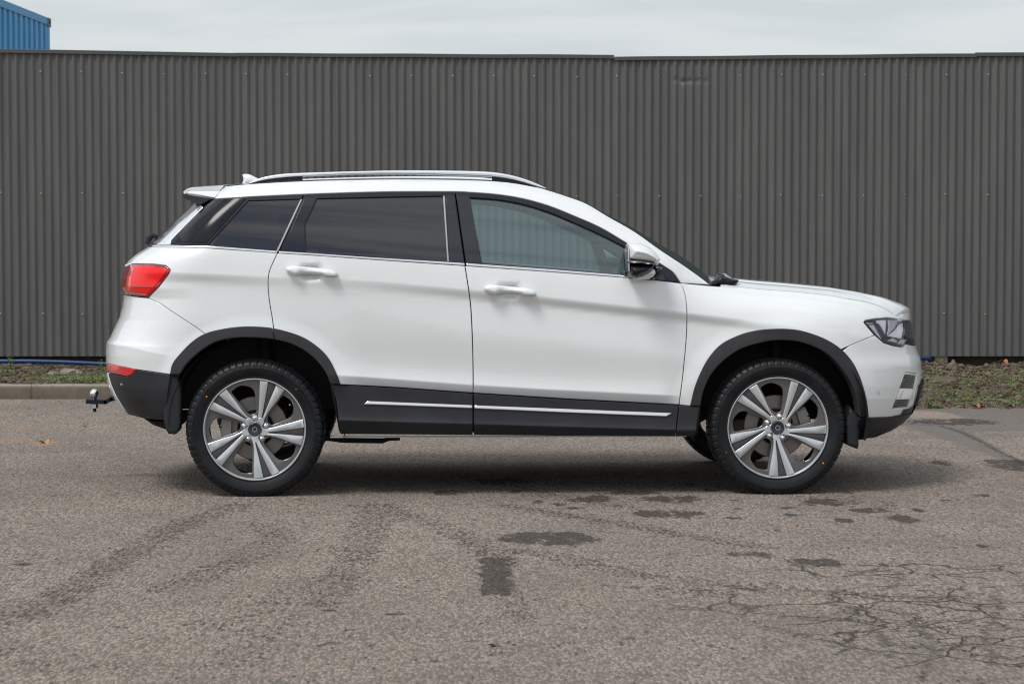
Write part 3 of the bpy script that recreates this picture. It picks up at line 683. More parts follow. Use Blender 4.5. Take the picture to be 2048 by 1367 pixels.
    fr_r = [(609, 388.5), (770, 383.5), (909.5, 383.2), (930, 528.5), (745, 517), (558, 504)]
    panel('window_frame', fr_r, GS(0.002), M['satin'], door_r, holes=[gl_r], gap=0.5, step=7, roll=0.8, depth=0.03, **k)
    panel('rear_window', gl_r, GS(-0.008), M['privacy'], door_r, gap=-1.0, step=9, roll=0.5, depth=0.003, **k)
    panel('pillar_trim', [(610.5, 392), (633, 397), (608.5, 446), (610.5, 505), (563, 502)], GS(0.005), M['gloss'], door_r, gap=0.4, step=7, roll=0.8, depth=0.006, **k)
    panel('pillar_trim', [(890.5, 390), (908.5, 389), (929, 526), (898.5, 523.5)], GS(0.005), M['gloss'], door_r, gap=0.4, step=7, roll=0.8, depth=0.006, **k)
    panel('glass_run', [(886, 391), (889.5, 391), (898, 523), (894.8, 522.5)], GS(0.004), M['strip'], door_r, gap=0, step=8, roll=0.7, depth=0.006, **k)
    gl_q = [(497, 401.6), (600.5, 398.3), (551, 501), (415.5, 490.5)]
    fr_q = [(429, 397), (502, 393.5), (607, 388.8), (557, 504), (412, 492), (340, 487.5), (341.7, 479.3), (406, 413.5)]
    gl_d = [(431, 398.5), (494, 395.5), (412.8, 486.5), (345, 482.5), (347, 478), (407, 415.5)]
    panel('quarter_window_frame', fr_q, GS(0.002), M['satin'], quarter, holes=[gl_q], gap=0.5, step=7, roll=0.8, depth=0.03, **k)
    panel('quarter_window', gl_q, GS(-0.006), M['privacy'], quarter, gap=-1.0, step=9, roll=0.5, depth=0.003, **k)
    panel('corner_glass', gl_d, GS(0.006), M['corner'], quarter, gap=0.3, step=7, roll=0.8, depth=0.005, **k)
    panel('glass_run', [(601, 398), (604.5, 398), (556.5, 502), (552.5, 501.5)], GS(0.004), M['strip'], quarter, gap=0, step=8, roll=0.7, depth=0.006, **k)
    panel('corner_pillar', [(310, 488), (318, 477), (345, 450), (389, 409), (400, 409), (406, 414), (342, 479), (340, 488)], GS(0.001), M['silver'], quarter, gap=0.3, step=6, roll=0.8, depth=0.02, **k)
    panel('rear_screen_edge', [(303, 488), (312, 476), (340, 447), (385, 403), (395, 403), (389, 409), (345, 450), (318, 477), (309, 488)], GS(-0.004), M['gloss'], quarter, gap=0, step=6, roll=0.6, depth=0.02, **k)
    # chrome waist strips
    def belt(x, z): return np.maximum(S(np.clip(x, -1.95, 1.02), z), 0.3)-0.006
    def belt(x, z): return S(x, z)+0.002
    for q_, par in (([(297, 488.6), (344, 488.4), (412.8, 490.6), (555, 501.3), (553.5, 505.8), (412.8, 495.4), (307, 492)], quarter), ([(558, 501.6), (612, 505), (745, 514.2), (929, 525.5), (929.8, 530.6), (745, 518.3), (612, 509), (557, 505.9)], door_r), ([(932.5, 525.6), (1100, 537.7), (1226.5, 547.8), (1263, 552.3), (1310, 556.8), (1310, 559.3), (1226, 552.7), (1100, 543), (933, 531)], door_f)):
        panel('waist_strip', q_, belt, M['satinchrome'], par, gap=0.2, step=8, roll=1.2, depth=0.02, drop=0.004, **k)
    # ---------------- door handles
    for (dx, dy, dr, keyed) in ((0, 0, door_r, False), (396.5, 38, door_f, True)):
        H = [(571+dx, 538+dy), (574+dx, 533.5+dy), (582+dx, 531+dy), (594+dx, 531.2+dy), (645+dx, 536.5+dy), (662+dx, 538.5+dy), (672+dx, 543+dy), (675.5+dx, 549+dy), (673+dx, 553+dy), (660+dx, 554+dy), (648+dx, 552.5+dy), (642+dx, 549.5+dy), (602+dx, 548.5+dy), (596+dx, 551.5+dy), (586+dx, 550+dy), (575+dx, 545+dy)]
        h_ = pillow('door_handle', cr(H, 2, True), 0, 0.030, 7, M['paint'], dr, back=0.012, step=3, sign=sg, surf=SC_(0.014))
        if sg < 0:
            pillow('handle_joint', [(594+dx, 531.5+dy), (595.2+dx, 531.5+dy), (594.2+dx, 551+dy), (593+dx, 551+dy)], 0, 0.0305, 0.4, M['strip'], h_, back=0.01, step=6, sign=sg, surf=SC_(0.0145))
            if keyed: pillow('key_lock', circ(580.5+dx, 539.5+dy, 3.8, 14), 0, 0.0315, 1.0, M['silver'], h_, back=0.01, step=4, sign=sg, surf=SC_(0.014))
    # ---------------- side mirror
    mir = empty('side_mirror'); mir.parent = P_
    CAP = cr([(1256, 490), (1260, 486.3), (1279, 486.8), (1295, 492.3), (1308, 502), (1317, 512.5), (1320.8, 518)], 3)+[(1318, 526), (1315.6, 532), (1309, 530), (1305, 524.5), (1287.8, 521.5), (1255, 518), (1253.5, 500)]
    pillow('mirror_cap', CAP, -0.985, 0.10, 26, M['paint'], mir, back=0.14, step=1.8, sign=sg)
    pillow('turn_signal', [(1254.8, 519), (1287.8, 522.5), (1305, 525.5), (1308.5, 527), (1308.5, 529.8), (1288, 528.8), (1255.5, 527)], -1.040, 0.030, 5, M['lens'] if False else M['satinchrome'], mir, back=0.10, step=2.5, sign=sg)
    pillow('mirror_underside', cr([(1255.2, 527), (1288, 528.6), (1309, 530)], 3)+[(1306, 536), (1296, 545), (1282, 551), (1272, 557), (1259, 554), (1256, 544)], -0.985, 0.085, 14, M['satin'], mir, back=0.14, step=3, sign=sg)
    pillow('mirror_foot', [(1262, 554), (1280, 548), (1294, 540), (1302, 534), (1310, 540), (1312, 547), (1306, 554), (1292, 558.5), (1272, 560)], -0.945, 0.04, 8, M['silver'], mir, back=0.12, step=3, sign=sg)
    pillow('mirror_arm', [(1306, 532), (1318, 533.5), (1328, 536), (1322, 547), (1314, 557), (1300, 559), (1308, 548)], -0.905, 0.03, 6, M['gloss'], mir, back=0.13, step=3, sign=sg)
    q_ = at_y([(1254.5, 490), (1253.2, 518), (1256, 553)], -0.97); 
    mg = MB(); yA, yB = (-1.07, -0.87)
    qq = [(q_[0, 0]-0.004, yA+.03, q_[0, 2]-.01), (q_[0, 0]-0.004, yB, q_[0, 2]-.004), (q_[2, 0]-0.004, yB, q_[2, 2]+.02), (q_[2, 0]-0.004, yA+.03, q_[2, 2]+.03)]
    qq = [(a, b_*(-sg), c) for a, b_, c in qq]
    mg.add(qq+[(a+0.006, b_, c) for a, b_, c in qq], [(0, 1, 2, 3), (4, 7, 6, 5), (0, 4, 5, 1), (1, 5, 6, 2), (2, 6, 7, 3), (3, 7, 4, 0)]).build('mirror_glass', M['chrome'], mir)
    # ---------------- roof rail
    RT_ = cr([(497, 366.4), (523, 355), (560, 348.2), (605, 345.6), (718, 342.3), (823, 340.6), (955, 342.4), (1007.6, 347.4), (1047, 357), (1080, 370), (1094, 377)], 4)
    RB_ = cr([(1088, 377), (1076, 373.2), (1034, 361), (984, 353), (823, 347.6), (718, 347.3), (605, 352.3), (568, 354.8), (528.6, 359.8), (500, 367.2)], 4)
    nR = 70; xs_r = np.linspace(498, 1092, nR); T_ = np.array(RT_); B_ = np.array(RB_)[::-1]
    tp_ = at_y(np.stack([xs_r, np.interp(xs_r, T_[:, 0], T_[:, 1])], 1), -0.585); bt_ = at_y(np.stack([xs_r, np.interp(xs_r, B_[:, 0], B_[:, 1])], 1), -0.585)
    V = []
    for i in range(nR):
        zc_, hh_ = (tp_[i, 2]+bt_[i, 2])/2, max((tp_[i, 2]-bt_[i, 2])/2, 0.0015)
        for k_ in range(16):
            t = 2*math.pi*k_/16; cs_, sn_ = math.cos(t), math.sin(t)
            V.append((tp_[i, 0], (-sg)*(-0.572+0.020*math.copysign(abs(cs_)**0.75, cs_)), zc_+hh_*math.copysign(abs(sn_)**0.75, sn_)))
    rr = MB().add(V, [(i*16+k_, i*16+(k_+1) % 16, (i+1)*16+(k_+1) % 16, (i+1)*16+k_) for i in range(nR-1) for k_ in range(16)]+[tuple(range(16)), tuple((nR-1)*16+k_ for k_ in range(16))]).build('roof_rail', M['silver'], P_, smooth=60)
    pillow('rail_foot', [(500, 367.5), (528.6, 359), (568, 354), (605, 351.5), (605, 362.5), (560, 365)], -0.580, 0.0, 3, M['satin'], rr, back=0.012, step=8, sign=sg)
    pillow('rail_foot', [(984, 352.5), (1034, 360.5), (1074, 373), (1068, 374.5), (984, 363)], -0.580, 0.0, 3, M['satin'], rr, back=0.012, step=8, sign=sg)
    pillow('rail_edge', [(605, 351.2), (718, 346.6), (823, 347.2), (984, 352.4), (984, 354.4), (823, 349.2), (718, 348.8), (605, 353.4)], -0.590, 0.004, 1, M['strip'], rr, back=0.02, step=8, sign=sg)

# ------------------------------------------------------------------ roof, windscreen and rear screen as one arch of shared edge curves
def grid_mesh(F, nu, nv, m, name, parent, thick=None, flip=False, smooth=60):
    V = [F(i/(nu-1), j/(nv-1)) for i in range(nu) for j in range(nv)]
    Q = [(i*nv+j, i*nv+j+1, (i+1)*nv+j+1, (i+1)*nv+j) for i in range(nu-1) for j in range(nv-1)]
    if flip: Q = [q[::-1] for q in Q]
    return link(name, mesh_of(V, Q, smooth=smooth), m, parent)
def edge3(pts, surf=G, n=40):
    P = march(cr(pts, 5), surf, 0.0); d = np.concatenate([[0], np.cumsum(np.linalg.norm(np.diff(P, axis=0), axis=1))])
    return lambda u: np.array([np.interp(u*d[-1], d, P[:, i]) for i in range(3)])
def arch(E_, bulge, nvec, ny=25):
    def f(u, v):
        e = E_(u); s = 2*v-1; k = 1-abs(s)**2.2
        b_ = bulge(u); n_ = nvec(u)
        return (e[0]+n_[0]*b_*k, e[1]*(-s) if False else abs(e[1])*s, e[2]+n_[1]*b_*k)
    return f
er = edge3([(440, 372.5), (497, 367.5), (605, 361.6), (797, 357.6), (984, 361.2), (1068, 372.7), (1095, 379.5), (1137, 393), (1174, 407)])
grid_mesh(arch(er, lambda u: 0.017-0.003*sss(0.6, 1, u), lambda u: (0.50*sss(0.6, 1, u), 1.0-0.14*sss(0.6, 1, u))), 50, 25, M['paint'], 'roof_panel', P_)
grid_mesh(arch(edge3([(440, 376), (605, 366), (797, 362), (984, 365), (1095, 384), (1168, 408)]), lambda u: 0.015, lambda u: (0, 1)), 20, 9, M['headliner'], 'headliner', P_)
ew = edge3([(1174, 407), (1216, 432), (1268.6, 462), (1321, 499), (1368.7, 530.6), (1405.5, 557), (1424, 571)])
grid_mesh(arch(ew, lambda u: 0.014+0.052*min(1, 1.25*u), lambda u: (0.55, 0.84)), 30, 25, M['screen'], 'windscreen', P_)
et = edge3([(306, 488), (318, 474), (345, 446), (389, 403), (400, 396)])
grid_mesh(arch(et, lambda u: 0.05, lambda u: (-0.75, 0.65)), 16, 21, M['corner'], 'rear_screen', P_, flip=True)
# spoiler
def extrude_y(poly, Y, ys, name, m, parent, sm=35, taper=None):
    L0 = prep(poly, 30); P3 = at_y(L0, Y); V = []; n = len(P3); F = []
    cen_ = P3.mean(0); ym = max(abs(y) for y in ys)
    ys = [-ym-0.016]+[-ym-0.010]+list(ys)+[ym+0.010]+[ym+0.016]
    for q_i, y in enumerate(ys):
        k = 1.0 if taper is None else taper(min(abs(y), ym)); sh_ = 0.94 if q_i in (0, len(ys)-1) else (0.985 if q_i in (1, len(ys)-2) else 1.0)
        c = P3[:, 0].max()
        for p in P3:
            p = cen_+(p-cen_)*sh_; V.append((c+(p[0]-c)*k, y, p[2]+0.02*(1-(min(abs(y), 0.6)/0.62)**2)))
    for i in range(len(ys)-1):
        for j in range(n): F.append((i*n+j, i*n+(j+1) % n, (i+1)*n+(j+1) % n, (i+1)*n+j))
    F.append(tuple(range(n))); F.append(tuple((len(ys)-1)*n+j for j in range(n)))
    return MB().add(V, F).build(name, m, parent, smooth=sm)
ys = list(np.linspace(-0.560, 0.560, 15))
tp = lambda y: 1.0+0.10*(1-(y/0.6)**2)
sp = extrude_y([(372, 379.8), (382, 376.3), (447, 371.8), (441, 384), (430, 395.5), (400, 389.5), (376, 386.5)], -0.585, ys, 'rear_spoiler', M['paint'], P_, taper=tp)
for sg in (-1, 1):
    panel('spoiler_side', [(371, 381), (382, 376.5), (414, 374), (446, 372), (440, 384), (430, 395.5), (400, 389.8), (375, 386)], lambda x, z: 0.598-0.55*(z-1.55)-0.9*np.clip(z-1.585, 0, 1)**1.0-0.25*np.clip(-1.78-x, 0, 1), M['paint'], sp, sign=sg, gap=0.2, step=5, roll=1.0, depth=0.02)
extrude_y([(367, 384), (371, 381), (376, 387), (400, 390), (430, 396.5), (415, 404), (402, 411), (392, 409), (380, 402.5), (370, 400), (366, 391)], -0.575, [y*0.985 for y in ys], 'spoiler_underside', M['gloss'], sp, taper=tp)
extrude_y([(366, 384.5), (371.5, 379.8), (376, 380), (373, 388), (367.5, 389)], -0.590, [y*1.008 for y in ys], 'spoiler_lip', M['silver'], sp, taper=tp)
MB().tube([at_y([(289, 489)], -0.3)[0]+[0, 0.1, 0], at_y([(292, 478)], -0.3)[0]+[0, 0.1, 0], at_y([(300, 470)], -0.3)[0]+[0, 0.1, 0], at_y([(311, 474)], -0.3)[0]+[0, 0.1, 0], at_y([(316, 481)], -0.3)[0]+[0, 0.1, 0]], [0.014, 0.018, 0.018, 0.012, 0.008], 10).build('rear_wiper', M['clad'], P_)
pillow('antenna_fin', cr([(484.8, 349), (491, 347.8), (499.6, 349), (508, 353), (518, 358)], 3)+[(530, 364), (484, 368), (487, 359)], 0.0, 0.02, 8, M['paint'], P_, back=0.03, step=4)
# ------------------------------------------------------------------ bonnet and cowl
def bonnet(u, v):
    s = (2*v-1); ye = 0.0
    for _ in range(3): pass
    x0 = at_c; 
    return None
xc = at_y([(1443, 572)], -0.75)[0, 0]
def yedge(x): return np.interp(x, [1.3, 1.75, 2.03, 2.2], [YB, 0.70, 0.60, 0.50])
def x_front(y):                      # front lip of the bonnet
    lo, hi = 1.6, 2.3
    for _ in range(30):
        m = (lo+hi)/2
        if zt(m)-0.006 > ZF_LIP-0.05*(abs(y)/0.7)**2 and S(m, ZF_LIP-0.02) > abs(y): lo = m
        else: hi = m
    return (lo+hi)/2
NU, NV = 60, 61
V = []
for j in range(NV):
    s = 2*j/(NV-1)-1
    xf_ = x_front(s*0.60)
    for i in range(NU):
        u = i/(NU-1); u = 1-(1-u)**1.3
        x = xc-0.02*(1-s*s)-0.06*(1-s*s)+(xf_-xc)*u if False else (xc-0.10*(1-s*s))*(1-u)+xf_*u
        y = s*(yedge(x)-0.004)
        z = float(z_on(np.array([x]), np.array([abs(y)]))[0])
        cr_ = 0.010*sss(0.60, 0.50, abs(y)) if False else 0.009*(1-float(sss(0.47, 0.56, abs(y))))
        z += cr_*float(sss(0, 0.15, u))*(1-float(sss(0.85, 1.0, u)))
        V.append((x, y, z-0.001))
Fq = [(j*NU+i, j*NU+i+1, (j+1)*NU+i+1, (j+1)*NU+i) for j in range(NV-1) for i in range(NU-1)]
n0 = len(V)
ring = [j*NU for j in range(NV)]+[(NV-1)*NU+i for i in range(1, NU)]+[j*NU+NU-1 for j in range(NV-2, -1, -1)]+[i for i in range(NU-2, 0, -1)]
for r_ in ring: V.append((V[r_][0], V[r_][1], V[r_][2]-0.035))
Fq += [(ring[i], ring[(i+1) % len(ring)], n0+(i+1) % len(ring), n0+i) for i in range(len(ring))]
me = mesh_of(V, Fq, smooth=40); bm = bmesh.new(); bm.from_mesh(me); bmesh.ops.recalc_face_normals(bm, faces=bm.faces); bm.to_mesh(me); bm.free(); me.shade_smooth(); me.set_sharp_from_angle(angle=R(40))
if me.polygons[0].normal.z < 0: me.flip_normals()
link('bonnet', me, M['paint'], P_)
cw = MB()
for j in range(13):
    y = -0.72+1.44*j/12; k = 1-(y/0.72)**2
    cw.add([(xc-0.17-0.02*k, y-0.06, 1.075), (xc-0.17-0.02*k, y+0.06, 1.075), (xc+0.03-0.10*k, y+0.06, 1.045), (xc+0.03-0.10*k, y-0.06, 1.045), (xc-0.17-0.02*k, y-0.06, 1.03), (xc-0.17-0.02*k, y+0.06, 1.03), (xc+0.03-0.10*k, y+0.06, 1.0), (xc+0.03-0.10*k, y-0.06, 1.0)], [(0, 1, 2, 3), (4, 7, 6, 5), (0, 4, 5, 1), (1, 5, 6, 2), (2, 6, 7, 3), (3, 7, 4, 0)])
cw.build('cowl_panel', M['satin'], P_)
for sg in (-1, 1):
    a = at_y([(1438, 549)], -0.35)[0]; b_ = at_y([(1474, 570)], -0.55)[0]
    pillow('cowl_cover', [(1424, 569), (1438, 552), (1446, 551), (1460, 556), (1478, 560), (1474, 567), (1462, 571.5), (1440, 571.5)], -0.70, 0.02, 6, M['satin'], P_, back=0.10, step=4, sign=sg)
wp = MB().tube([at_y([(1462, 568)], -0.45)[0], at_y([(1446, 552)], -0.42)[0], at_y([(1434, 547.5)], -0.10)[0]+[0, 0.0, 0.0], (at_y([(1420, 556)], 0.25)[0]+[0, 0.1, 0])], [0.012, 0.011, 0.007, 0.006], 8)
wi = wp.build('windscreen_wiper', M['satin'], P_)
pillow('wiper_arm_cover', [(1445, 547), (1450, 546.5), (1464, 556), (1462, 562), (1455, 560), (1446, 552)], -0.42, 0.012, 3, M['strip'], wi, back=0.03, step=4)

# ------------------------------------------------------------------ front and rear faces between the corner panels
def fascia(tab, sgn, P2, Q2, L2, z0, z1, ymax, off, name, m, parent, nz=24, ny=41):
    zz_, yy_ = np.meshgrid(np.linspace(z0, z1, nz), np.linspace(-ymax, ymax, ny), indexing='ij')
    xe = np.interp(zz_, tab[0], tab[1]); a_ = xe-sgn*L2; b_ = xe.copy()
    for _ in range(32):
        m_ = (a_+b_)/2; ins = S(m_, zz_) > np.abs(yy_); a_ = np.where(ins, m_, a_); b_ = np.where(ins, b_, m_)
    V = np.stack([(a_+b_)/2-sgn*off, yy_, zz_], -1).reshape(-1, 3)
    Q = [(i*ny+j, i*ny+j+1, (i+1)*ny+j+1, (i+1)*ny+j) for i in range(nz-1) for j in range(ny-1)]
    if sgn < 0: Q = [q[::-1] for q in Q]
    return link(name, mesh_of(V, Q, smooth=40), m, parent)
def zpx(py): return at_y([(1830, py)], -0.3)[0, 2]
fascia(XF, 1, FP, FQ, FL, 0.40, zpx(697), 0.62, 0.016, 'front_bumper_centre', M['paint'], P_)
fascia(XF, 1, FP, FQ, FL, zpx(697), ZF_LIP-0.015, 0.40, 0.040, 'front_grille', M['satin'], P_)
for i in range(5):
    z = zpx(697)+0.02+i*0.032
    V = []
    xs_ = np.interp(z, XF[0], XF[1])
    pts = [(xs_-0.030-FL*(1-(1-(abs(y)/WID)**FQ)**(1/FP)), y, z) for y in np.linspace(-0.40, 0.40, 17)]
    MB().tube(pts, 0.007, 8).build('grille_bar', M['chrome'], P_)
fascia(XF, 1, FP, FQ, FL, 0.265, 0.42, 0.60, -0.006, 'lower_front_bumper_centre', M['clad'], P_)
fascia(XR, -1, RP, RQ, RL, 0.60, zpx(592), 0.66, 0.018, 'rear_bumper_centre', M['paint'], P_)
fascia(XR, -1, RP, RQ, RL, XR[0].min()+0.005, 0.61, 0.66, 0.018, 'rear_skid_plate', M['clad'], P_)
fascia(XR, -1, RP, RQ, RL, zpx(592), zpx(489), 0.62, 0.022, 'tailgate', M['paint'], P_)
fascia(XF, 1, FP, FQ, FL, zpx(638), ZF_LIP+0.004, 0.585, 0.006, 'bonnet_lip', M['paint'], P_, nz=6)
# ------------------------------------------------------------------ tow bar
tb = empty('tow_bar'); tb.parent = P_
yb = 0.0
def tp3(px, py): return at_y([(px, py)], yb)[0]
a = tp3(175.5, 802); b_ = tp3(212, 803); c_ = tp3(224, 797); d_ = tp3(240, 790)
def bar(p, q, w, h):
    p = Vector(p); q = Vector(q); d = q-p; r = d.to_track_quat('X', 'Z').to_matrix()
    return (p+q)/2, (d.length, w, h), r
m_ = MB()
for p, q in ((a, b_), (b_, c_), (c_, d_+np.array([0.3, 0, 0.02]))):
    c, dd, r = bar(p, q, 0.07, 0.022); m_.box(c, (dd[0]+0.012, dd[1], dd[2]), r)
m_.build('tongue', M['satin'], tb)
bc = tp3(188.5, 786.5); s_ = 0.029
MB().lathe([(0.0005, 0.026), (0.010, 0.024), (0.019, 0.017), (0.0245, 0.006), (0.0255, 0), (0.024, -0.008), (0.019, -0.017), (0.0145, -0.022), (0.0135, -0.032), (0.0125, -0.036), (0.020, -0.038), (0.022, -0.046), (0.0005, -0.047)], 'z', tuple(bc), 28).build('tow_ball', M['chrome'], tb, smooth=40)
nb = tp3(189, 812)
MB().lathe([(0.0005, 0.014), (0.021, 0.013), (0.021, -0.010), (0.0005, -0.011)], 'z', tuple(nb), 6).build('tow_ball_nut', M['steel'], tb)
MB().lathe([(0.0005, 0), (0.010, 0), (0.010, -0.020), (0.0005, -0.021)], 'z', tuple(nb+np.array([0, 0, -0.010])), 14).build('bolt_end', M['barrel'], tb)

# ------------------------------------------------------------------ wheels
def disk_poly(loops, y0, y1, m, name, parent, step=0.03, bev=0.0):
    L_ = []
    for i, l_ in enumerate(loops):
        A = np.array(l_, float); ar = (A[:, 0]*np.roll(A[:, 1], -1)-np.roll(A[:, 0], -1)*A[:, 1]).sum()
        L_.append(A if ar > 0 else A[::-1])
    top = [L_[0] if not bev else inset(L_[0], bev)]+[h if not bev else inset(h, -bev) for h in L_[1:]]
    V2, T = triangulate(top, step)
    yf = (lambda p: y0(p)) if callable(y0) else (lambda p: np.full(len(p), y0))
    V = np.stack([V2[:, 0], yf(V2), V2[:, 1]], 1); k = len(V); Vs = [V]; F = [tuple(t) for t in T.tolist()]
    st = 0
    for a_, b__ in zip(top, L_):
        n = len(a_); f1 = np.stack([b__[:, 0], yf(b__)+bev*0.8, b__[:, 1]], 1); f2 = np.stack([b__[:, 0], np.full(n, y1), b__[:, 1]], 1)
        Vs += [f1, f2]
        F += [(st+i, st+(i+1) % n, k+(i+1) % n, k+i) for i in range(n)]+[(k+i, k+(i+1) % n, k+n+(i+1) % n, k+n+i) for i in range(n)]
        k += 2*n; st += n
    return MB().add(np.concatenate(Vs), F).build(name, m, parent, smooth=38)
def rot2(pts, deg):
    c, s = math.cos(R(deg)), math.sin(R(deg)); return [(x*c-y*s, x*s+y*c) for x, y in pts]
RR_ = 0.2625
def sc2(pts): return [(x*RR_, y*RR_) for x, y in pts]
def arcpts(r, a0, a1, n): return [(r*math.cos(R(a0+(a1-a0)*i/n)), r*math.sin(R(a0+(a1-a0)*i/n))) for i in range(n+1)]
def fa(p):                            # dish of the wheel face: nearer at the rim, a little sunk toward mid radius
    r = np.hypot(p[:, 0], p[:, 1])/RR_; return 0.006*np.cos(r*math.pi*1.1)-0.002
def wheel_text(txt, a_mid, r, size, parent):
    cu = bpy.data.curves.new('t', 'FONT'); cu.body = txt; cu.size = size; cu.align_x = 'CENTER'; cu.extrude = 0.0006; cu.resolution_u = 2; cu.space_character = 1.15
    ob = bpy.data.objects.new('t', cu); COL.objects.link(ob); dg = bpy.context.evaluated_depsgraph_get(); me = bpy.data.meshes.new_from_object(ob.evaluated_get(dg))
    bpy.data.objects.remove(ob)
    for v in me.vertices:             # bend the line of text round the sidewall
        rad = r+v.co.y; an = R(a_mid)-v.co.x/r
        v.co = Vector((rad*math.cos(an), -0.1022-0.0055+v.co.z+max(0, (rad-0.318))*0.2, rad*math.sin(an)))
    me.shade_flat(); return me
def build_wheel(rotdeg, front):
    w = empty('wheel')
    # tyre: lathe profile with carved shoulder blocks
    prof = [(0.258, 0.085), (0.258, -0.080), (0.2615, -0.092), (0.267, -0.0965), (0.273, -0.0955), (0.280, -0.0985), (0.292, -0.1035), (0.305, -0.1065), (0.313, -0.1075), (0.3145, -0.1055), (0.318, -0.1070), (0.328, -0.1045), (0.3285, -0.1025), (0.334, -0.1015), (0.343, -0.097), (0.350, -0.090), (0.3555, -0.082), (0.3585, -0.070), (0.360, -0.050), (0.3535, -0.049), (0.3535, -0.041), (0.361, -0.040), (0.3615, -0.010), (0.354, -0.009), (0.354, 0.009), (0.3615, 0.010), (0.361, 0.040), (0.3535, 0.041), (0.3535, 0.049), (0.360, 0.050), (0.3585, 0.070), (0.3555, 0.082), (0.350, 0.090), (0.343, 0.097), (0.328, 0.105), (0.30, 0.107), (0.275, 0.097), (0.262, 0.085)]
    nseg = 348; V = []; m = len(prof)-1
    for i in range(nseg):
        t = 2*math.pi*i/nseg; ph = i % 6
        for r_, a_ in prof[:m]:
            if r_ > 0.339 and r_ not in (0.3535, 0.354):
                if ph == 0: r_ = r_-0.0050*(1 if r_ > 0.345 else 0.6)
                elif ph == 3 and 0.343 < r_ < 0.3595: r_ -= 0.001
            V.append((r_*math.cos(t), a_*(0.980 if ph == 0 and r_ > 0.327 else 1.0), r_*math.sin(t)))
    # flat where it stands on the ground
    gz = -ZW+0.001
    V = [(x, y*(1+0.05*max(0, (-z-0.33)/0.03)), max(z, gz)) for x, y, z in V]
    Fq = [(i*m+k, i*m+(k+1) % m, ((i+1) % nseg)*m+(k+1) % m, ((i+1) % nseg)*m+k) for i in range(nseg) for k in range(m)]
    ty = MB().add(V, Fq).build('tyre', M['rubber'], w, smooth=28)
    if front:
        for txt, a_, sz in (('KUMHO', 24, 0.026), ('SOLUS', 216, 0.026)):
            o = link('tyre_lettering', wheel_text(txt, a_, 0.300, sz, w), M['rubber'], w)
    rim = MB().lathe([(RR_-0.008, -0.080), (RR_-0.005, -0.093), (RR_-0.001, -0.0970), (RR_+0.002, -0.0965), (RR_+0.003, -0.090), (RR_+0.001, -0.078)], 'y', n=96, closed=True).build('rim_lip', M['alloy'], w, smooth=50)
    MB().lathe([(RR_-0.004, -0.080), (0.252, -0.070), (0.247, -0.03), (0.240, 0.02), (0.245, 0.08), (0.262, 0.085)], 'y', n=72).build('rim_barrel', M['barrel'], w)
    # spoked face
    hole = sc2([(-.455, .715), (-.445, .755), (-.35, .83), (-.27, .862), (-.17, .855), (-.075, .825), (-.018, .765), (.005, .69), (.025, .50), (.032, .36), (.012, .315), (-.05, .285), (-.11, .290), (-.17, .33), (-.31, .52)])
    loops = [arcpts(RR_-0.006, 0, 360-360/80, 79)]
    for i in range(5): loops.append(rot2(hole, rotdeg+72*i))
    disk_poly(loops, lambda p: fa(p)-0.068, -0.048, M['alloygrey'], 'wheel_face', w, 0.02, 0.0025)
    for i in range(5):
        A = rotdeg+72*i
        bladeA = sc2([(0.055, 0.205), (0.075, 0.30), (0.095, 0.62), (0.108, 0.962), (0.265, 0.938), (0.255, 0.86), (0.175, 0.42), (0.128, 0.20), (0.095, 0.155)])
        bladeB = sc2([(0.140, 0.19), (0.175, 0.27), (0.31, 0.60), (0.425, 0.862), (0.430, 0.868), (0.585, 0.775), (0.45, 0.58), (0.27, 0.345), (0.205, 0.235), (0.175, 0.16)])
        ins_ = sc2([(0.132, 0.200), (0.148, 0.235), (0.29, 0.56), (0.418, 0.850), (0.345, 0.889), (0.262, 0.915), (0.225, 0.70), (0.170, 0.39)])
        disk_poly([rot2(bladeA, A)], lambda p: fa(p)-0.086, -0.060, M['alloy'], 'spoke', w, 0.02, 0.0018)
        disk_poly([rot2(bladeB, A)], lambda p: fa(p)-0.086, -0.060, M['alloy'], 'spoke', w, 0.02, 0.0018)
        disk_poly([rot2(ins_, A)], lambda p: fa(p)-0.080, -0.060, M['alloydark'], 'spoke_inlay', w, 0.02, 0.001)
        nx, nz = rot2([(0.0, 0.226*RR_)], A)[0]
        MB().lathe([(0.0135, -0.066), (0.0135, -0.073), (0.0105, -0.074), (0.0105, -0.085), (0.007, -0.090), (0.0003, -0.091)], 'y', (nx, 0, nz), 16).build('lug_nut', M['chrome'], w, smooth=50)
    # hub
    star = []
    for i in range(5):
        for da_, r_ in ((-22, 0.190), (-15, 0.235), (-7, 0.258), (4, 0.264), (13, 0.250), (19, 0.205), (27, 0.160), (36, 0.150), (45, 0.160)): star.append(rot2([(r_*RR_, 0)], rotdeg+54+72*i+da_)[0])
    disk_poly([star, arcpts(0.0335, 0, 360-10, 35)], lambda p: fa(p)-0.0866, -0.060, M['alloy'], 'hub', w, 0.02, 0.002)
    hc = MB().lathe([(0.034, -0.080), (0.0335, -0.091), (0.031, -0.0925), (0.020, -0.090), (0.0003, -0.089)], 'y', n=32).build('hub_cap', M['capblack'], w, smooth=40)
    MB().lathe([(0.013, -0.0895), (0.013, -0.0915), (0.010, -0.0915), (0.010, -0.0895)], 'y', n=28).build('hub_emblem', M['strip'], hc)
    if front: rot_v = -52
    else: rot_v = 35
    vx, vz = RR_*0.84*math.cos(R(rot_v)), RR_*0.84*math.sin(R(rot_v))
    MB().lathe([(0.005, -0.05), (0.005, -0.083), (0.0035, -0.086), (0.0003, -0.087)], 'y', (vx, 0, vz), 10).build('valve', M['chrome'], w)
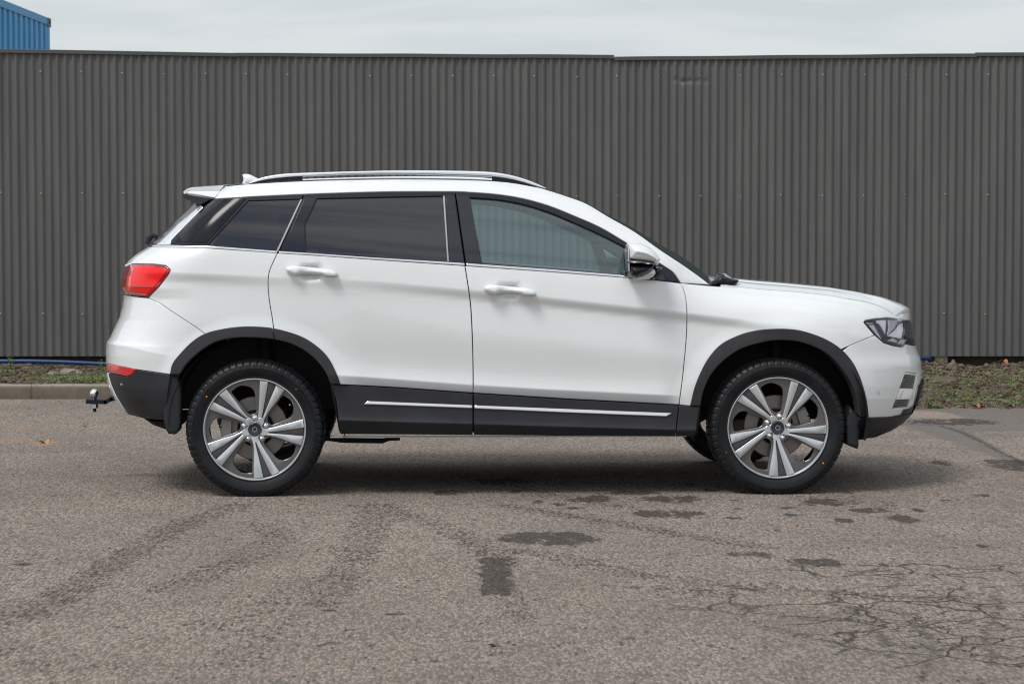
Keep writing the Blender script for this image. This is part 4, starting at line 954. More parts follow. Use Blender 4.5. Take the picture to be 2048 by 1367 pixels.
    # paint dots on the tyre
    for (an, mm) in (((-38, 'amber'), (205, 'redlens')) if front else ((145, 'amber'), (44, 'redlens'))):
        r_ = 0.300; MB().lathe([(0.0045, -0.105), (0.0045, -0.1072), (0.0002, -0.1075)], 'y', (r_*math.cos(R(an)), 0, r_*math.sin(R(an))), 10).build('tyre_mark', M[mm], w)
    # brake behind
    bd = MB().lathe([(0.098, 0.012), (0.098, -0.008), (0.162, -0.008), (0.162, 0.016), (0.098, 0.016)], 'y', n=64).build('brake_disc', M['disc'], w, smooth=30)
    MB().lathe([(0.162, -0.007), (0.166, -0.007), (0.166, 0.015), (0.162, 0.015)], 'y', n=64, closed=True).build('disc_rim', M['rust'], bd)
    MB().lathe([(0.098, 0.0), (0.098, -0.006), (0.092, -0.006)], 'y', n=48).build('disc_inner_edge', M['rust'], bd)
    MB().lathe([(0.094, 0.01), (0.082, -0.02), (0.072, -0.03), (0.02, -0.035), (0.0003, -0.035)], 'y', n=32).build('disc_bell', M['barrel'], bd)
    an = 18 if front else 178
    for kk, (da, rr_, sz) in enumerate(((0, 0.150, (0.048, 0.07, 0.085)), (9, 0.168, (0.03, 0.05, 0.05)), (-9, 0.168, (0.03, 0.05, 0.05)))):
        t = R(an+da); rm = Matrix.Rotation(-t, 3, 'Y')
        MB().box((rr_*math.cos(t), 0.0, rr_*math.sin(t)), sz, rm).build('brake_caliper', M['caliper'], w)
    return w
w_r = build_wheel(0, False); w_f = build_wheel(-9, True)
w_r.location = (XW_R, -0.795, ZW); w_f.location = (XW_F, -0.795, ZW)
def copy_tree(o, parent=None):
    c = o.copy(); COL.objects.link(c); c.parent = parent
    for ch in list(o.children): copy_tree(ch, c)
    return c
w_f.parent = P_; w_r.parent = P_
for src in (w_r, w_f):
    c = copy_tree(src, P_); c.location = (src.location.x, 0.795, ZW); c.rotation_euler = (0, 0, math.pi)
# wheel wells, underbody
for sg in (-1, 1):
    for xw, nm in ((XW_R, 0), (XW_F, 1)):
        n = 28; V = []; F = []
        for i in range(n+1):
            t = R(-14+208*i/n); r_ = 0.462 if nm else 0.455
            for y in (0.895, 0.60, 0.55, 0.50):
                rr_ = r_ if y > 0.56 else (0.44 if y > 0.52 else 0.34)
                V.append((xw+0.012+rr_*math.cos(t)*1.0, sg*y, max(ZW+0.03+rr_*math.sin(t), (0.28 if nm or math.cos(t) > 0 else 0.37) if y > 0.56 else 0.43)))
        F = [(i*4+k, i*4+k+1, (i+1)*4+k+1, (i+1)*4+k) for i in range(n) for k in range(3)]
        F.append(tuple(i*4+3 for i in range(n+1)))
        MB().add(V, F).build('wheel_arch_liner', M['liner'], P_, smooth=40)
        MB().tube([(xw+0.05, sg*0.58, 0.42), (xw+0.03, sg*0.56, 0.86)], 0.035, 12).build('suspension_strut', M['void'], P_)
        MB().tube([(xw, sg*0.72, ZW), (xw, sg*0.40, ZW-0.02), (xw-0.02, 0, ZW-0.01)], [0.035, 0.03, 0.03], 10).build('axle', M['void'], P_)
ub = MB()
ub.box((0.03, 0, 0.37), (1.72, 1.64, 0.09)); ub.box((-1.40, 0, 0.53), (0.95, 0.96, 0.18)); ub.box((1.40, 0, 0.56), (1.00, 0.96, 0.40))
ub.box((-1.86, 0, 0.50), (0.20, 1.3, 0.12))
ub.build('underbody', M['void'], P_)
MB().tube([(-0.9, 0.1, 0.29), (-0.2, 0.15, 0.29), (0.8, 0.1, 0.30)], 0.03, 10).build('exhaust_pipe', M['void'], P_)
m_ = MB(); 
a = at_y([(688, 880)], -0.55)[0]; b_ = at_y([(765, 881)], -0.55)[0]; c_ = at_y([(778, 877.5)], -0.55)[0]; d_ = at_y([(800, 876.5)], -0.55)[0]
m_.tube([a-[0.12, 0, -0.02], a, b_, c_, d_], [0.018, 0.014, 0.014, 0.010, 0.010], 8); m_.build('exhaust_bracket', M['void'], P_)
MB().box(((at_y([(1018, 872)], -0.86)[0])), (1.86, 0.02, 0.008)).build('sill_seam', M['strip'], P_)
q_ = at_y([(286, 834), (307, 849), (332, 858), (352, 852), (352, 834)], -0.55)
pillow('rear_silencer', [(283, 833), (306, 849), (331, 858), (360, 852), (362, 830)], -0.6, 0.05, 12, M['void'], P_, back=0.4, step=8)

# ------------------------------------------------------------------ cabin
fw_ = at_y([(1180, 524)], -0.45)[0]
MB().box((1.05, 0, 0.98), (0.42, 1.40, 0.20)).build('dashboard', M['cabin'], P_)
for sg in (-1, 1):
    MB().box((0.0, sg*0.80, 0.86), (1.6, 0.04, 0.34)).build('door_lining', M['cabin'], P_)
sw = at_y([(1208, 530)], -0.36)[0]
rotm = Matrix.Rotation(R(68), 3, 'Y')
pts = [Vector(sw)+rotm @ Vector((0.185*math.cos(t), 0.185*math.sin(t), 0)) for t in np.linspace(0, 2*math.pi, 33)]
st_ = MB().tube(pts, 0.016, 8, caps=False).build('steering_wheel', M['seat'], P_)
m_ = MB()
for an in (0, 2.2, -2.2): m_.tube([Vector(sw)+rotm @ Vector((0, 0, -0.02)), Vector(sw)+rotm @ Vector((0.18*math.cos(an), 0.18*math.sin(an), 0))], 0.013, 8)
m_.build('steering_spokes', M['seat'], st_)
def seat(x, y):
    s_ = empty('car_seat', (x, y, 0)); s_.parent = P_
    rm = Matrix.Rotation(R(-16), 3, 'Y')
    MB().box((0.22, 0, 0.62), (0.52, 0.50, 0.16)).build('seat_cushion', M['seat'], s_)
    MB().box((-0.12, 0, 0.94), (0.14, 0.48, 0.56), rm).build('backrest', M['seat'], s_)
    MB().box((-0.22, 0, 1.30), (0.09, 0.27, 0.19), rm).build('headrest', M['seat'], s_)
xs_ = at_y([(925, 500)], -0.4)[0, 0]
seat(xs_+0.10, -0.37); seat(xs_+0.10, 0.37)
MB().box((xs_-0.75, 0, 1.0), (0.16, 0.9, 0.5)).build('rear_seat_back', M['seat'], P_)

# ------------------------------------------------------------------ the yard: asphalt
H_ = 1.34
def gpt(px, py, z=0.0):
    p = at_z([(px, py)], z)[0]; return p
# denser sheet in view, coarse sheet to the horizon
nx, ny = 300, 330
s_ = np.linspace(-4.6, 4.6, nx); D_ = np.concatenate([np.linspace(5.2, 18.6, ny)])
SS, DD = np.meshgrid(s_, D_); flat = E(SS.ravel(), DD.ravel(), 0.0)
gi = np.arange(nx*ny).reshape(ny, nx)
Fq = np.stack([gi[:-1, :-1], gi[:-1, 1:], gi[1:, 1:], gi[1:, :-1]], -1).reshape(-1, 4)
me = bpy.data.meshes.new('asphalt'); me.from_pydata(flat.tolist(), [], Fq.tolist()); me.shade_smooth()
PXY = np.stack(project(flat), 1) if False else None
v = flat-CAM; dpt = v@FW; px = 1024+FPX*(v@RT)/dpt; py = 683.5-FPX*(v@UP)/dpt
def gs(px0, py0): # ground (s, D) of a point in the photo
    p = gpt(px0, py0)-C0; return p@RT, p@FH
sF, DF = SS.ravel(), DD.ravel()
def ell(px0, py0, rx, ry, soft=0.35, ang=0):
    s0, D0 = gs(px0, py0); a = rx*D0/FPX; b2 = abs(gs(px0, py0-ry)[1]-gs(px0, py0+ry)[1])/2
    ds, dD = sF-s0, DF-D0; r = np.sqrt((ds/a)**2+(dD/b2)**2); return 1-sss(1-soft, 1+soft, r)
def seg_d(pts):
    Q = [gs(*p) for p in pts]; d = np.full(len(sF), 9.0)
    for (a0, a1), (b0, b1) in zip(Q[:-1], Q[1:]):
        ax, ay = b0-a0, b1-a1; t = np.clip(((sF-a0)*ax+(DF-a1)*ay)/(ax*ax+ay*ay), 0, 1)
        d = np.minimum(d, np.hypot(sF-a0-ax*t, DF-a1-ay*t))
    return d
stain = np.zeros(len(sF))
for e in ((1095, 1076, 105, 14, .25), (992, 1150, 34, 34, .2), (975, 1128, 22, 16, .3), (1012, 1172, 22, 18, .3), (1010, 1125, 22, 16, .3), (972, 1176, 20, 16, .3), (1630, 1124, 60, 9, .4), (1330, 1027, 75, 8, .5), (1660, 1003, 50, 8, .5), (1740, 1020, 45, 6, .5), (1340, 998, 70, 8, .5), (1180, 997, 60, 7, .5), (1000, 962, 60, 7, .5), (1810, 1038, 40, 10, .5), (1690, 1040, 25, 5, .5), (1905, 843, 90, 7, .4), (2030, 930, 60, 14, .5), (1885, 925, 25, 6, .5), (1560, 980, 40, 6, .5), (900, 985, 50, 5, .5), (1260, 985, 50, 5, .5), (1965, 1092, 16, 3, .5), (1500, 1110, 50, 6, .5)):
    stain = np.maximum(stain, ell(*e))
speck = np.zeros(len(sF))
def track(pts, w, k=1.0):
    global speck
    speck = np.maximum(speck, k*(1-sss(w*0.5, w*1.3, seg_d(pts))))
track([(20, 1240), (110, 1200), (240, 1120), (340, 1060), (470, 1010)], 0.10)
track([(330, 1180), (460, 1130), (560, 1080), (520, 1050)], 0.10, .7); track([(640, 1205), (700, 1140), (740, 1060), (760, 1010)], 0.10, .9)
track([(760, 1010), (900, 1060), (990, 1110)], 0.09, .8); track([(1010, 1010), (1200, 1040), (1400, 1075), (1500, 1090)], 0.08, .9)
track([(1130, 1120), (1350, 1160), (1500, 1175), (1750, 1190), (1990, 1210)], 0.10, .8); track([(1030, 1100), (1180, 1120)], 0.08, .8)
track([(930, 950), (1100, 990), (1240, 1010)], 0.09, .8); track([(1340, 1175), (1450, 1190)], 0.08, .8); track([(420, 1250), (520, 1230), (620, 1160)], 0.12, .5)
track([(0, 1300), (120, 1330)], 0.12, .5); track([(450, 1330), (560, 1230)], 0.10, .5); track([(1000, 1110), (1040, 1240)], 0.06, .6)
track([(900, 960), (1500, 975), (1750, 1010)], 0.16, 0.45)
for (fx, fy) in ((1120,1008),(1150,1016),(1075,1003),(1265,1012),(1290,1022),(1470,1000),(1480,1016),(1570,1015),(1585,1030),(1620,1008),(1700,985),(1715,1050),(1770,1003),(1840,1020),(1560,1060),(1465,1035),(1180,1028),(700,1010),(750,1002),(1035,982),(1380,968),(1420,980),(1960,990),(1890,1000),(1700,1070),(1620,1090),(1540,1095),(1260,1275),(660,1220),(790,1227),(700,1260),(665,1285),(960,1245),(640,1288),(950,1280),(400,1133),(50,1128),(1240,1258),(1140,1285),(1770,1128)):
    stain = np.maximum(stain, 0.9*ell(fx, fy, rng.uniform(10, 24), rng.uniform(2.0, 4.0), .5))
crz = np.maximum.reduce([ell(1920, 1250, 330, 90, .4), ell(1500, 1210, 200, 26, .5)*0.55, ell(1800, 1140, 300, 18, .5)*.7])
CR = [[(1700, 1150), (1760, 1135), (1800, 1145), (1795, 1170), (1740, 1183), (1680, 1188), (1655, 1205), (1700, 1215), (1780, 1217)], [(1780, 1217), (1860, 1245), (1920, 1235)], [(1700, 1142), (1880, 1139), (1955, 1132), (2048, 1125)], [(1440, 1200), (1530, 1225), (1640, 1240), (1780, 1236)], [(1700, 1215), (1780, 1290), (1900, 1300), (2048, 1320)], [(1860, 1170), (1990, 1190), (2000, 1215), (1970, 1270), (1990, 1330)], [(1840, 1180), (2048, 1170)], [(1500, 1245), (1700, 1290), (1860, 1330)], [(1200, 1170), (1400, 1180), (1560, 1175)], [(1960, 1240), (2048, 1260)], [(1820, 1225), (1870, 1300), (1840, 1367)]]
crk = np.zeros(len(sF))
for c_ in CR: crk = np.maximum(crk, 0.8*(1-sss(0.003, 0.020, seg_d(c_))))
seam = [(1790, 846), (1880, 851), (1920, 862), (1960, 880), (2000, 903), (2048, 925), (2100, 950)]
seamD = seg_d(seam); crk = np.maximum(crk, (1-sss(0.006, 0.036, seamD))*0.9)
SM = np.array([gs(*p) for p in seam]); newer = sss(-0.03, 0.05, DF-np.interp(sF, SM[:, 0][np.argsort(SM[:, 0])], SM[:, 1][np.argsort(SM[:, 0])], left=99))*(sF > SM[0, 0])
patch = ell(1868, 832, 52, 11, .12)*(1-newer*0)
clean = np.maximum.reduce([ell(90, 886, 22, 5, .3), ell(35, 857, 25, 5, .4)*.5, ell(25, 880, 30, 5, .5)*.6, ell(500, 1380, 20, 5, .3)*0])
for nm, arr in (('stain', stain), ('speckle', speck), ('crackzone', crz), ('crackline', crk), ('newer', newer), ('patch', patch), ('rusty', clean*0.45)):
    at = me.attributes.new(nm, 'FLOAT', 'POINT'); at.data.foreach_set('value', np.asarray(arr, np.float32))
def asphalt(name, full):
    m = mat(name, (0.19, 0.17, 0.155), 0.9, spec=0.12); b = NB(m); g = b.geo()
    big = b.noise(g, 0.35, 4, 0.6); mid = b.noise(g, 2.2, 5, 0.6); 
    base = b.mix(b.rng(big, 0.35, 0.65), (0.275, 0.226, 0.188), (0.232, 0.200, 0.174))
    base = b.mix(b.rng(mid, 0.3, 0.72, 0, 0.55), base, (0.320, 0.270, 0.230))
    gg = b.mapping(g, (1, 0.34, 1), rot=(0, 0, 0))
    v1 = b.voro(gg, 105, 'F1', 'Color'); sepc = b.n.new('ShaderNodeSeparateColor'); b.l.new(v1, sepc.inputs[0])
    grain = b.rng(sepc.outputs[0], 0, 1, 0.52, 1.45)
    col = b.n.new('ShaderNodeVectorMath'); col.operation = 'SCALE'; b.l.new(base, col.inputs[0]); b.l.new(grain, col.inputs['Scale'])
    vd = b.voro(gg, 105, 'F1'); fine = b.noise(gg, 260, 3, 0.7)
    c = b.mix(b.math('MULTIPLY', b.rng(vd, 0.42, 0.75), 0.55), col.outputs[0], (0.07, 0.062, 0.058))
    c = b.mix(b.rng(fine, 0.36, 0.66, 0.0, 0.35), c, (0.37, 0.32, 0.27))
    # scattered pale chips and dark pits
    vp = b.voro(g, 17); c = b.mix(b.rng(vp, 0.055, 0.03), c, (0.55, 0.53, 0.50))
    pit = b.noise(gg, 46, 3, 0.6)
    c = b.mix(b.rng(pit, 0.655, 0.72, 0, 0.7), c, (0.055, 0.046, 0.041))
    pch = b.noise(g, 0.9, 5, 0.65, 0.6); c = b.mix(b.rng(pch, 0.38, 0.68, 0, 0.38), c, (0.115, 0.097, 0.082))
    if full:
        nn = b.noise(gg, 50, 3, 0.6); nb_ = b.noise(b.mapping(g, (1, 0.35, 1)), 13, 6, 0.75)
        wet = b.math('ADD', b.attr('stain'), b.rng(nb_, 0.3, 0.7, -0.85, 0.85)); wetm = b.rng(wet, 0.5, 0.8, 0, 1)
        sp = b.math('ADD', b.math('MULTIPLY', b.attr('speckle'), 0.90), b.math('ADD', b.rng(nn, 0.3, 0.7, -1.0, 1.0), b.rng(mid, 0.3, 0.7, -0.25, 0.25))); spm = b.rng(sp, 0.62, 0.82, 0, 0.9)
        c = b.mix(b.math('MULTIPLY', b.attr('newer'), 0.75), c, b.mix(b.rng(fine, 0.3, 0.7), (0.125, 0.112, 0.103), (0.195, 0.178, 0.163)))
        c = b.mix(b.math('MULTIPLY', b.attr('patch'), 0.9), c, b.mix(b.rng(mid, 0.3, 0.7), (0.25, 0.205, 0.165), (0.31, 0.255, 0.205)))
        c = b.mix(b.math('MULTIPLY', b.attr('rusty'), b.rng(nn, 0.35, 0.5)), c, (0.50, 0.27, 0.13))
        vs = b.n.new('ShaderNodeTexVoronoi'); b.l.new(gg, vs.inputs['Vector']); vs.inputs['Scale'].default_value = 62
        hs = b.n.new('ShaderNodeSeparateColor'); b.l.new(vs.outputs['Color'], hs.inputs[0])
        on = b.math('LESS_THAN', hs.outputs[0], b.math('ADD', b.math('MULTIPLY', b.attr('speckle'), b.rng(mid, 0.3, 0.7, 0.40, 0.85)), b.rng(mid, 0.45, 0.8, 0.015, 0.08)))
        dots = b.math('MULTIPLY', on, b.rng(vs.outputs['Distance'], 0.60, 0.40))
        c = b.mix(b.math('MULTIPLY', dots, b.rng(mid, 0.3, 0.7, 0.5, 0.85)), c, (0.060, 0.048, 0.040))
        c = b.mix(b.math('MULTIPLY', spm, 0.35), c, (0.062, 0.052, 0.044))
        c = b.mix(b.math('MULTIPLY', wetm, b.rng(nn, 0.35, 0.65, 0.70, 0.95)), c, (0.052, 0.043, 0.038))
        gw = b.n.new('ShaderNodeVectorMath'); gw.operation = 'ADD'; b.l.new(g, gw.inputs[0])
        nz_ = b.n.new('ShaderNodeTexNoise'); b.l.new(g, nz_.inputs['Vector']); nz_.inputs['Scale'].default_value = 5; nz_.inputs['Detail'].default_value = 4
        sc_ = b.n.new('ShaderNodeVectorMath'); sc_.operation = 'SCALE'; sc_.inputs['Scale'].default_value = 0.16; b.l.new(nz_.outputs['Color'], sc_.inputs[0]); b.l.new(sc_.outputs[0], gw.inputs[1])
        vc = b.voro(gw.outputs[0], 3.1, 'DISTANCE_TO_EDGE'); vc2 = b.voro(gw.outputs[0], 8.0, 'DISTANCE_TO_EDGE')
        cm = b.math('MAXIMUM', b.math('MULTIPLY', b.rng(vc, 0.024, 0.006), b.rng(b.attr('crackzone'), 0.25, 0.6)), b.math('MULTIPLY', b.rng(vc2, 0.036, 0.012), b.rng(b.math('ADD', b.attr('crackzone'), b.rng(mid, 0.3, 0.7, -0.5, 0.3)), 0.75, 0.95)))
        cm = b.math('MAXIMUM', cm, b.math('MULTIPLY', b.attr('crackline'), b.rng(nn, 0.38, 0.5)), clamp=True)
        c = b.mix(b.math('MULTIPLY', cm, 0.75), c, (0.030, 0.026, 0.024))
        b.put(b.b.inputs['Roughness'], b.rng(wetm, 0, 1, 0.92, 0.75))
        hgt = b.math('SUBTRACT', b.math('ADD', b.math('MULTIPLY', vd, -0.6), b.math('MULTIPLY', fine, 0.6)), b.math('MULTIPLY', cm, 1.2))
    else: hgt = b.math('ADD', b.math('MULTIPLY', vd, -0.6), b.math('MULTIPLY', fine, 0.6))
    b.put(b.b.inputs['Base Color'], c); b.bump(hgt, 0.9, 0.010)
    return m
MA = asphalt('weathered asphalt', True)
props(link('asphalt_yard', me, MA), kind='structure')
V = E(np.array([-400, 400, 400, -400]), np.array([-300, -300, 1200, 1200]), -0.03); link('ground', mesh_of(V, [(0, 1, 2, 3)]), asphalt('distant asphalt', False)).__setitem__('kind', 'structure')
m_ = MB()
for (a0, a1, b0, b1) in ((-40, -4.6, -30, 18.6), (4.6, 40, -30, 18.6), (-4.6, 4.6, -30, 5.2)):
    m_.add(E(np.array([a0, a1, a1, a0]), np.array([b0, b0, b1, b1]), 0.0), [(0, 1, 2, 3)])
props(m_.build('asphalt_apron', asphalt('outer asphalt', False), fix=False), kind='structure')

# ------------------------------------------------------------------ kerb, verge
def sD(px0, D0): return (px0-1024)/FPX*D0
KD = 18.46; kz = 0.118
kend = sD(760, KD)
MK = mat('weathered concrete kerb', (0.30, 0.26, 0.22), 0.9); b = NB(MK); g = b.geo()
c = b.mix(b.rng(b.noise(b.mapping(g, (1, 1, 0.6)), 6, 6, 0.65), 0.3, 0.7), (0.070, 0.053, 0.041), (0.155, 0.122, 0.097))
c = b.mix(b.rng(b.noise(g, 60, 3, 0.6), 0.4, 0.75, 0, 0.5), c, (0.13, 0.11, 0.09)); 
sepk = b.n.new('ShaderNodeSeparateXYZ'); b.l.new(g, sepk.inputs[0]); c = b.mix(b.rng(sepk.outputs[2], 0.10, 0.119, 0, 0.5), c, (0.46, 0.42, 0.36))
c = b.mix(b.math('MULTIPLY', b.rng(b.noise(g, 9, 4), 0.5, 0.65), b.rng(sepk.outputs[2], 0.09, 0.11, 0, 0.55)), c, (0.10, 0.12, 0.03))
b.put(b.b.inputs['Base Color'], c); b.bump(b.noise(g, 90, 4, 0.7), 0.5, 0.006)
kerb = empty('kerb'); props(kerb, kind='structure')
x0 = -13.0; first = None
while x0 < kend:
    L_ = 0.995; prof = [(0, -0.05), (0, 0.085), (0.012, 0.108), (0.03, kz), (0.13, kz), (0.13, -0.05)]
    nS = 7; V = []; F = []
    for i in range(nS):
        sx = x0+0.003+L_*i/(nS-1)
        for (d, z) in prof:
            jj = 0.002*math.sin(sx*9.1+z*30); V.append(tuple(E(sx, KD+d+jj, z+jj*0.6)[0]))
    n = len(prof)
    F = [(i*n+k_, i*n+(k_+1) % n, (i+1)*n+(k_+1) % n, (i+1)*n+k_) for i in range(nS-1) for k_ in range(n)]+[tuple(range(n)), tuple((nS-1)*n+k_ for k_ in range(n))]
    MB().add(V, F).build('kerb_stone', MK, kerb); x0 += 1.0
FD = 20.62                            # fence line
def nz2(x, y, sc, seed=0):            # cheap smooth value noise
    from mathutils import noise
    return np.array([noise.noise(Vector((a*sc+seed, b_*sc, seed*0.37))) for a, b_ in zip(np.ravel(x), np.ravel(y))]).reshape(np.shape(x))
sv = np.linspace(-13, 13, 600); dv = np.linspace(0, 1, 60)
SV, TV = np.meshgrid(sv, dv)
sk = kend
edge = np.where(SV < sk, KD+0.125, 17.28+0.14*np.sin(SV*1.7)+0.05*np.sin(SV*5.3+1))
tw = sss(sk-0.1, sk+0.5, SV); edge = (KD+0.125)*(1-tw)+(17.30+0.10*np.sin(SV*1.7+0.6)+0.04*np.sin(SV*5.3+1))*tw
DV = edge+(21.3-edge)*TV
zl = kz-0.012+0.07*TV; zr = -0.012+0.175*np.clip(TV*1.35, 0, 1)**0.85
ZV = zl*(1-tw)+zr*tw
rough_ = nz2(SV, DV, 2.2, 3)*0.035+nz2(SV, DV, 7, 5)*0.022+nz2(SV, DV, 19, 7)*0.012
ZV = ZV+rough_*sss(0, 0.12, TV)*(0.6+0.6*tw)
sb, Db = sD(1915, 18.6), 18.75        # lump of earth and concrete by the slope
ZV = ZV+0.05*(1-sss(0.6, 1.15, np.sqrt(((SV-sb)/0.45)**2+((DV-Db)/0.5)**2)))*tw
gi = np.arange(SV.size).reshape(SV.shape)
Fq = np.stack([gi[:-1, :-1], gi[:-1, 1:], gi[1:, 1:], gi[1:, :-1]], -1).reshape(-1, 4)
me = bpy.data.meshes.new('verge'); me.from_pydata(E(SV.ravel(), DV.ravel(), ZV.ravel()).tolist(), [], Fq.tolist()); me.shade_smooth()
MV = mat('dirt with moss', (0.12, 0.09, 0.07), 0.95); b = NB(MV); g = b.geo()
c = b.mix(b.rng(b.noise(g, 3, 6, 0.7), 0.3, 0.7), (0.055, 0.039, 0.027), (0.120, 0.088, 0.062))
c = b.mix(b.rng(b.noise(g, 40, 4, 0.7), 0.42, 0.7, 0, 0.7), c, (0.24, 0.205, 0.17)); c = b.mix(b.rng(b.voro(g, 70), 0.5, 0.8, 0, 0.7), c, (0.03, 0.024, 0.02))
c = b.mix(b.math('MULTIPLY', b.rng(b.noise(g, 2.1, 5, 0.7), 0.46, 0.58), b.rng(b.noise(g, 45, 3), 0.4, 0.6)), c, (0.105, 0.135, 0.020))
b.put(b.b.inputs['Base Color'], c); b.bump(b.noise(g, 60, 6, 0.75), 1.0, 0.02)
props(link('verge', me, MV), kind='structure')
zint = lambda s0, D0: None
def vz(s0, D0):                       # height of the verge
    i = int(np.clip(np.searchsorted(sv, s0), 1, len(sv)-1)); col = DV[:, i]; return float(np.interp(D0, col, ZV[:, i]))
# gravel: irregular stones, one mass
ICO = bmesh.new(); bmesh.ops.create_icosphere(ICO, subdivisions=1, radius=1); IV = np.array([v.co[:] for v in ICO.verts]); IF = [tuple(v.index for v in f.verts) for f in ICO.faces]; ICO.free()
def stone_v(r):
    v = IV*(1+0.35*(rng.random((len(IV), 1))-0.5)); v = v*np.array([1, 0.7+0.5*rng.random(), 0.45+0.4*rng.random()])*r
    a = rng.random()*6.28; c, s = math.cos(a), math.sin(a); return v@np.array([[c, s, 0], [-s, c, 0], [0, 0, 1]])
Vv = []; Ff = []; k = 0; mi = []
for i in range(11000):
    if i < 3500: s0 = rng.uniform(-5.2, kend+0.2); D0 = KD+0.15+rng.random()*2.3
    else: s0 = rng.uniform(sD(1700, 18), 5.2); D0 = 17.4+rng.random()**0.9*3.3
    r = 0.007+0.026*rng.random()**3.2
    v = stone_v(r); p = E(s0, D0, vz(s0, D0)+r*0.12)[0]; Vv.append(v+p); Ff += [tuple(q+k for q in f) for f in IF]; mi += [int(rng.random()*3)]*len(IF); k += len(IV)
ms = [mat('brown stone', (0.095, 0.068, 0.048), 0.95, spec=0.2), mat('grey stone', (0.140, 0.112, 0.088), 0.95, spec=0.2), mat('dark earth clod', (0.060, 0.043, 0.030), 0.95, spec=0.1)]
me = bpy.data.meshes.new('gravel'); me.from_pydata(np.concatenate(Vv).tolist(), [], Ff); me.shade_flat(); me.polygons.foreach_set('material_index', mi)
props(link('gravel', me, ms), label='loose stones and clods strewn over the dirt verge below the fence', cat='gravel', kind='stuff')
# larger separate rocks
def rock(px0, py0, D0, w, h, label, m, seed):
    bm = bmesh.new(); bmesh.ops.create_icosphere(bm, subdivisions=3, radius=1)
    from mathutils import noise
    for v_ in bm.verts:
        n_ = noise.noise(v_.co*1.3+Vector((seed, 0, 0)))*0.45+noise.noise(v_.co*3.5+Vector((0, seed, 0)))*0.16; v_.co *= (1+n_)
        v_.co = Vector((v_.co.x*w, v_.co.y*w*0.7, v_.co.z*h))
    me = bpy.data.meshes.new('rock'); bm.to_mesh(me); bm.free(); me.shade_smooth(); me.set_sharp_from_angle(angle=R(30))
    o = link('rock', me, m); s0 = sD(px0, D0); z = 1.34+(475-py0)/FPX*D0
    o.location = E(s0, D0, vz(s0, D0)+(h*0.25 if w < 0.2 else -0.03))[0]; o.rotation_euler = (0, 0, seed); props(o, label, 'rock', 'larger rocks on the verge')
def rockmat(nm, c1, c2):
    m = mat(nm, c1, 0.9); b = NB(m); g = b.obj(); b.put(b.b.inputs['Base Color'], b.mix(b.rng(b.noise(g, 20, 6, 0.7), 0.3, 0.7), c1, c2)); b.bump(b.noise(g, 50, 5, 0.7), 0.8, 0.01); return m
mr1 = rockmat('mossy brown rock', (0.12, 0.10, 0.075), (0.22, 0.18, 0.13)); mr2 = rockmat('pale grey rock', (0.16, 0.14, 0.12), (0.26, 0.23, 0.19)); mr3 = rockmat('earthy lump', (0.065, 0.048, 0.033), (0.145, 0.112, 0.078))
rock(1907, 722, 20.1, 0.055, 0.07, 'mossy tan rock wedged against the concrete post under the fence', mr1, 1.0)
rock(1890, 765, 18.75, 0.22, 0.075, 'broad crusted lump of old concrete on the dirt slope right of the car', mr3, 2.3)
rock(1898, 750, 19.0, 0.035, 0.035, 'small brown stone sitting on top of the crusted lump', mr1, 3.1)
rock(1978, 748, 19.4, 0.035, 0.03, 'brown stone high on the slope right of the lump', mr1, 4.4)
rock(1850, 822, 17.5, 0.03, 0.035, 'dark stone on the concrete patch beside the front bumper', mr3, 5.2)
rock(140, 736, 19.7, 0.10, 0.035, 'flat grey brown rock below the blue pipe left of the car', mr2, 6.1)
rock(103, 739, 19.6, 0.06, 0.02, 'pale splintered slab of stone below the blue pipe', mr2, 7.7)
rock(154, 747, 19.3, 0.03, 0.02, 'pale pebble between the weeds behind the kerb', mr2, 8.8)
# weeds and low green cover
def leaf_quad(p, L_, w, az_, tilt):
    d = np.array([math.cos(az_)*math.cos(tilt), math.sin(az_)*math.cos(tilt), math.sin(tilt)]); sd = np.array([-math.sin(az_), math.cos(az_), 0])
    droop = np.array([0, 0, -0.3*L_])
    return [p, p+d*L_*0.5+sd*w/2, p+d*L_+droop*0.5, p+d*L_*0.5-sd*w/2]
def weeds(spots, name, label, cat, mats, kind=None, group=None):
    V = []; mi = []
    for (s0, D0, R_, n, hl, hh) in spots:
        for i in range(n):
            a = rng.random()*6.28; rr_ = R_*rng.random()**0.7; s1 = s0+rr_*math.cos(a); D1 = D0+rr_*math.sin(a)*0.8
            if D1 < (KD+0.15 if s1 < kend else 17.35): continue
            p = E(s1, D1, vz(s1, D1)+rng.random()*hh)[0]
            V += leaf_quad(p, hl*(0.5+rng.random()), hl*0.5*(0.5+rng.random()), rng.random()*6.28, rng.random()*1.1); mi.append(int(rng.random()*len(mats)))
    me = bpy.data.meshes.new(name); me.from_pydata([tuple(v) for v in V], [], [(4*i, 4*i+1, 4*i+2, 4*i+3) for i in range(len(V)//4)]); me.polygons.foreach_set('material_index', mi); me.shade_flat()
    return props(link(name, me, mats), label, cat, group, kind)
def leafm(nm, c):
    m = mat(nm, c, 0.6); b = NB(m); b.put(b.b.inputs['Base Color'], b.mix(b.rng(b.noise(b.geo(), 30, 3), 0.3, 0.7), c, tuple(x*1.5 for x in c))); return m
lm = [leafm('fresh green leaf', (0.085, 0.16, 0.03)), leafm('mid green leaf', (0.06, 0.11, 0.025)), leafm('yellow green moss', (0.16, 0.17, 0.03)), leafm('pale green leaf', (0.14, 0.22, 0.06))]
sp = [(sD(185, 19.0), 19.0, 0.20, 700, 0.016, 0.03), (sD(150, 18.9), 18.9, 0.14, 200, 0.014, 0.02), (sD(110, 18.85), 18.85, 0.14, 260, 0.014, 0.02), (sD(235, 19.2), 19.2, 0.3, 500, 0.016, 0.03)]
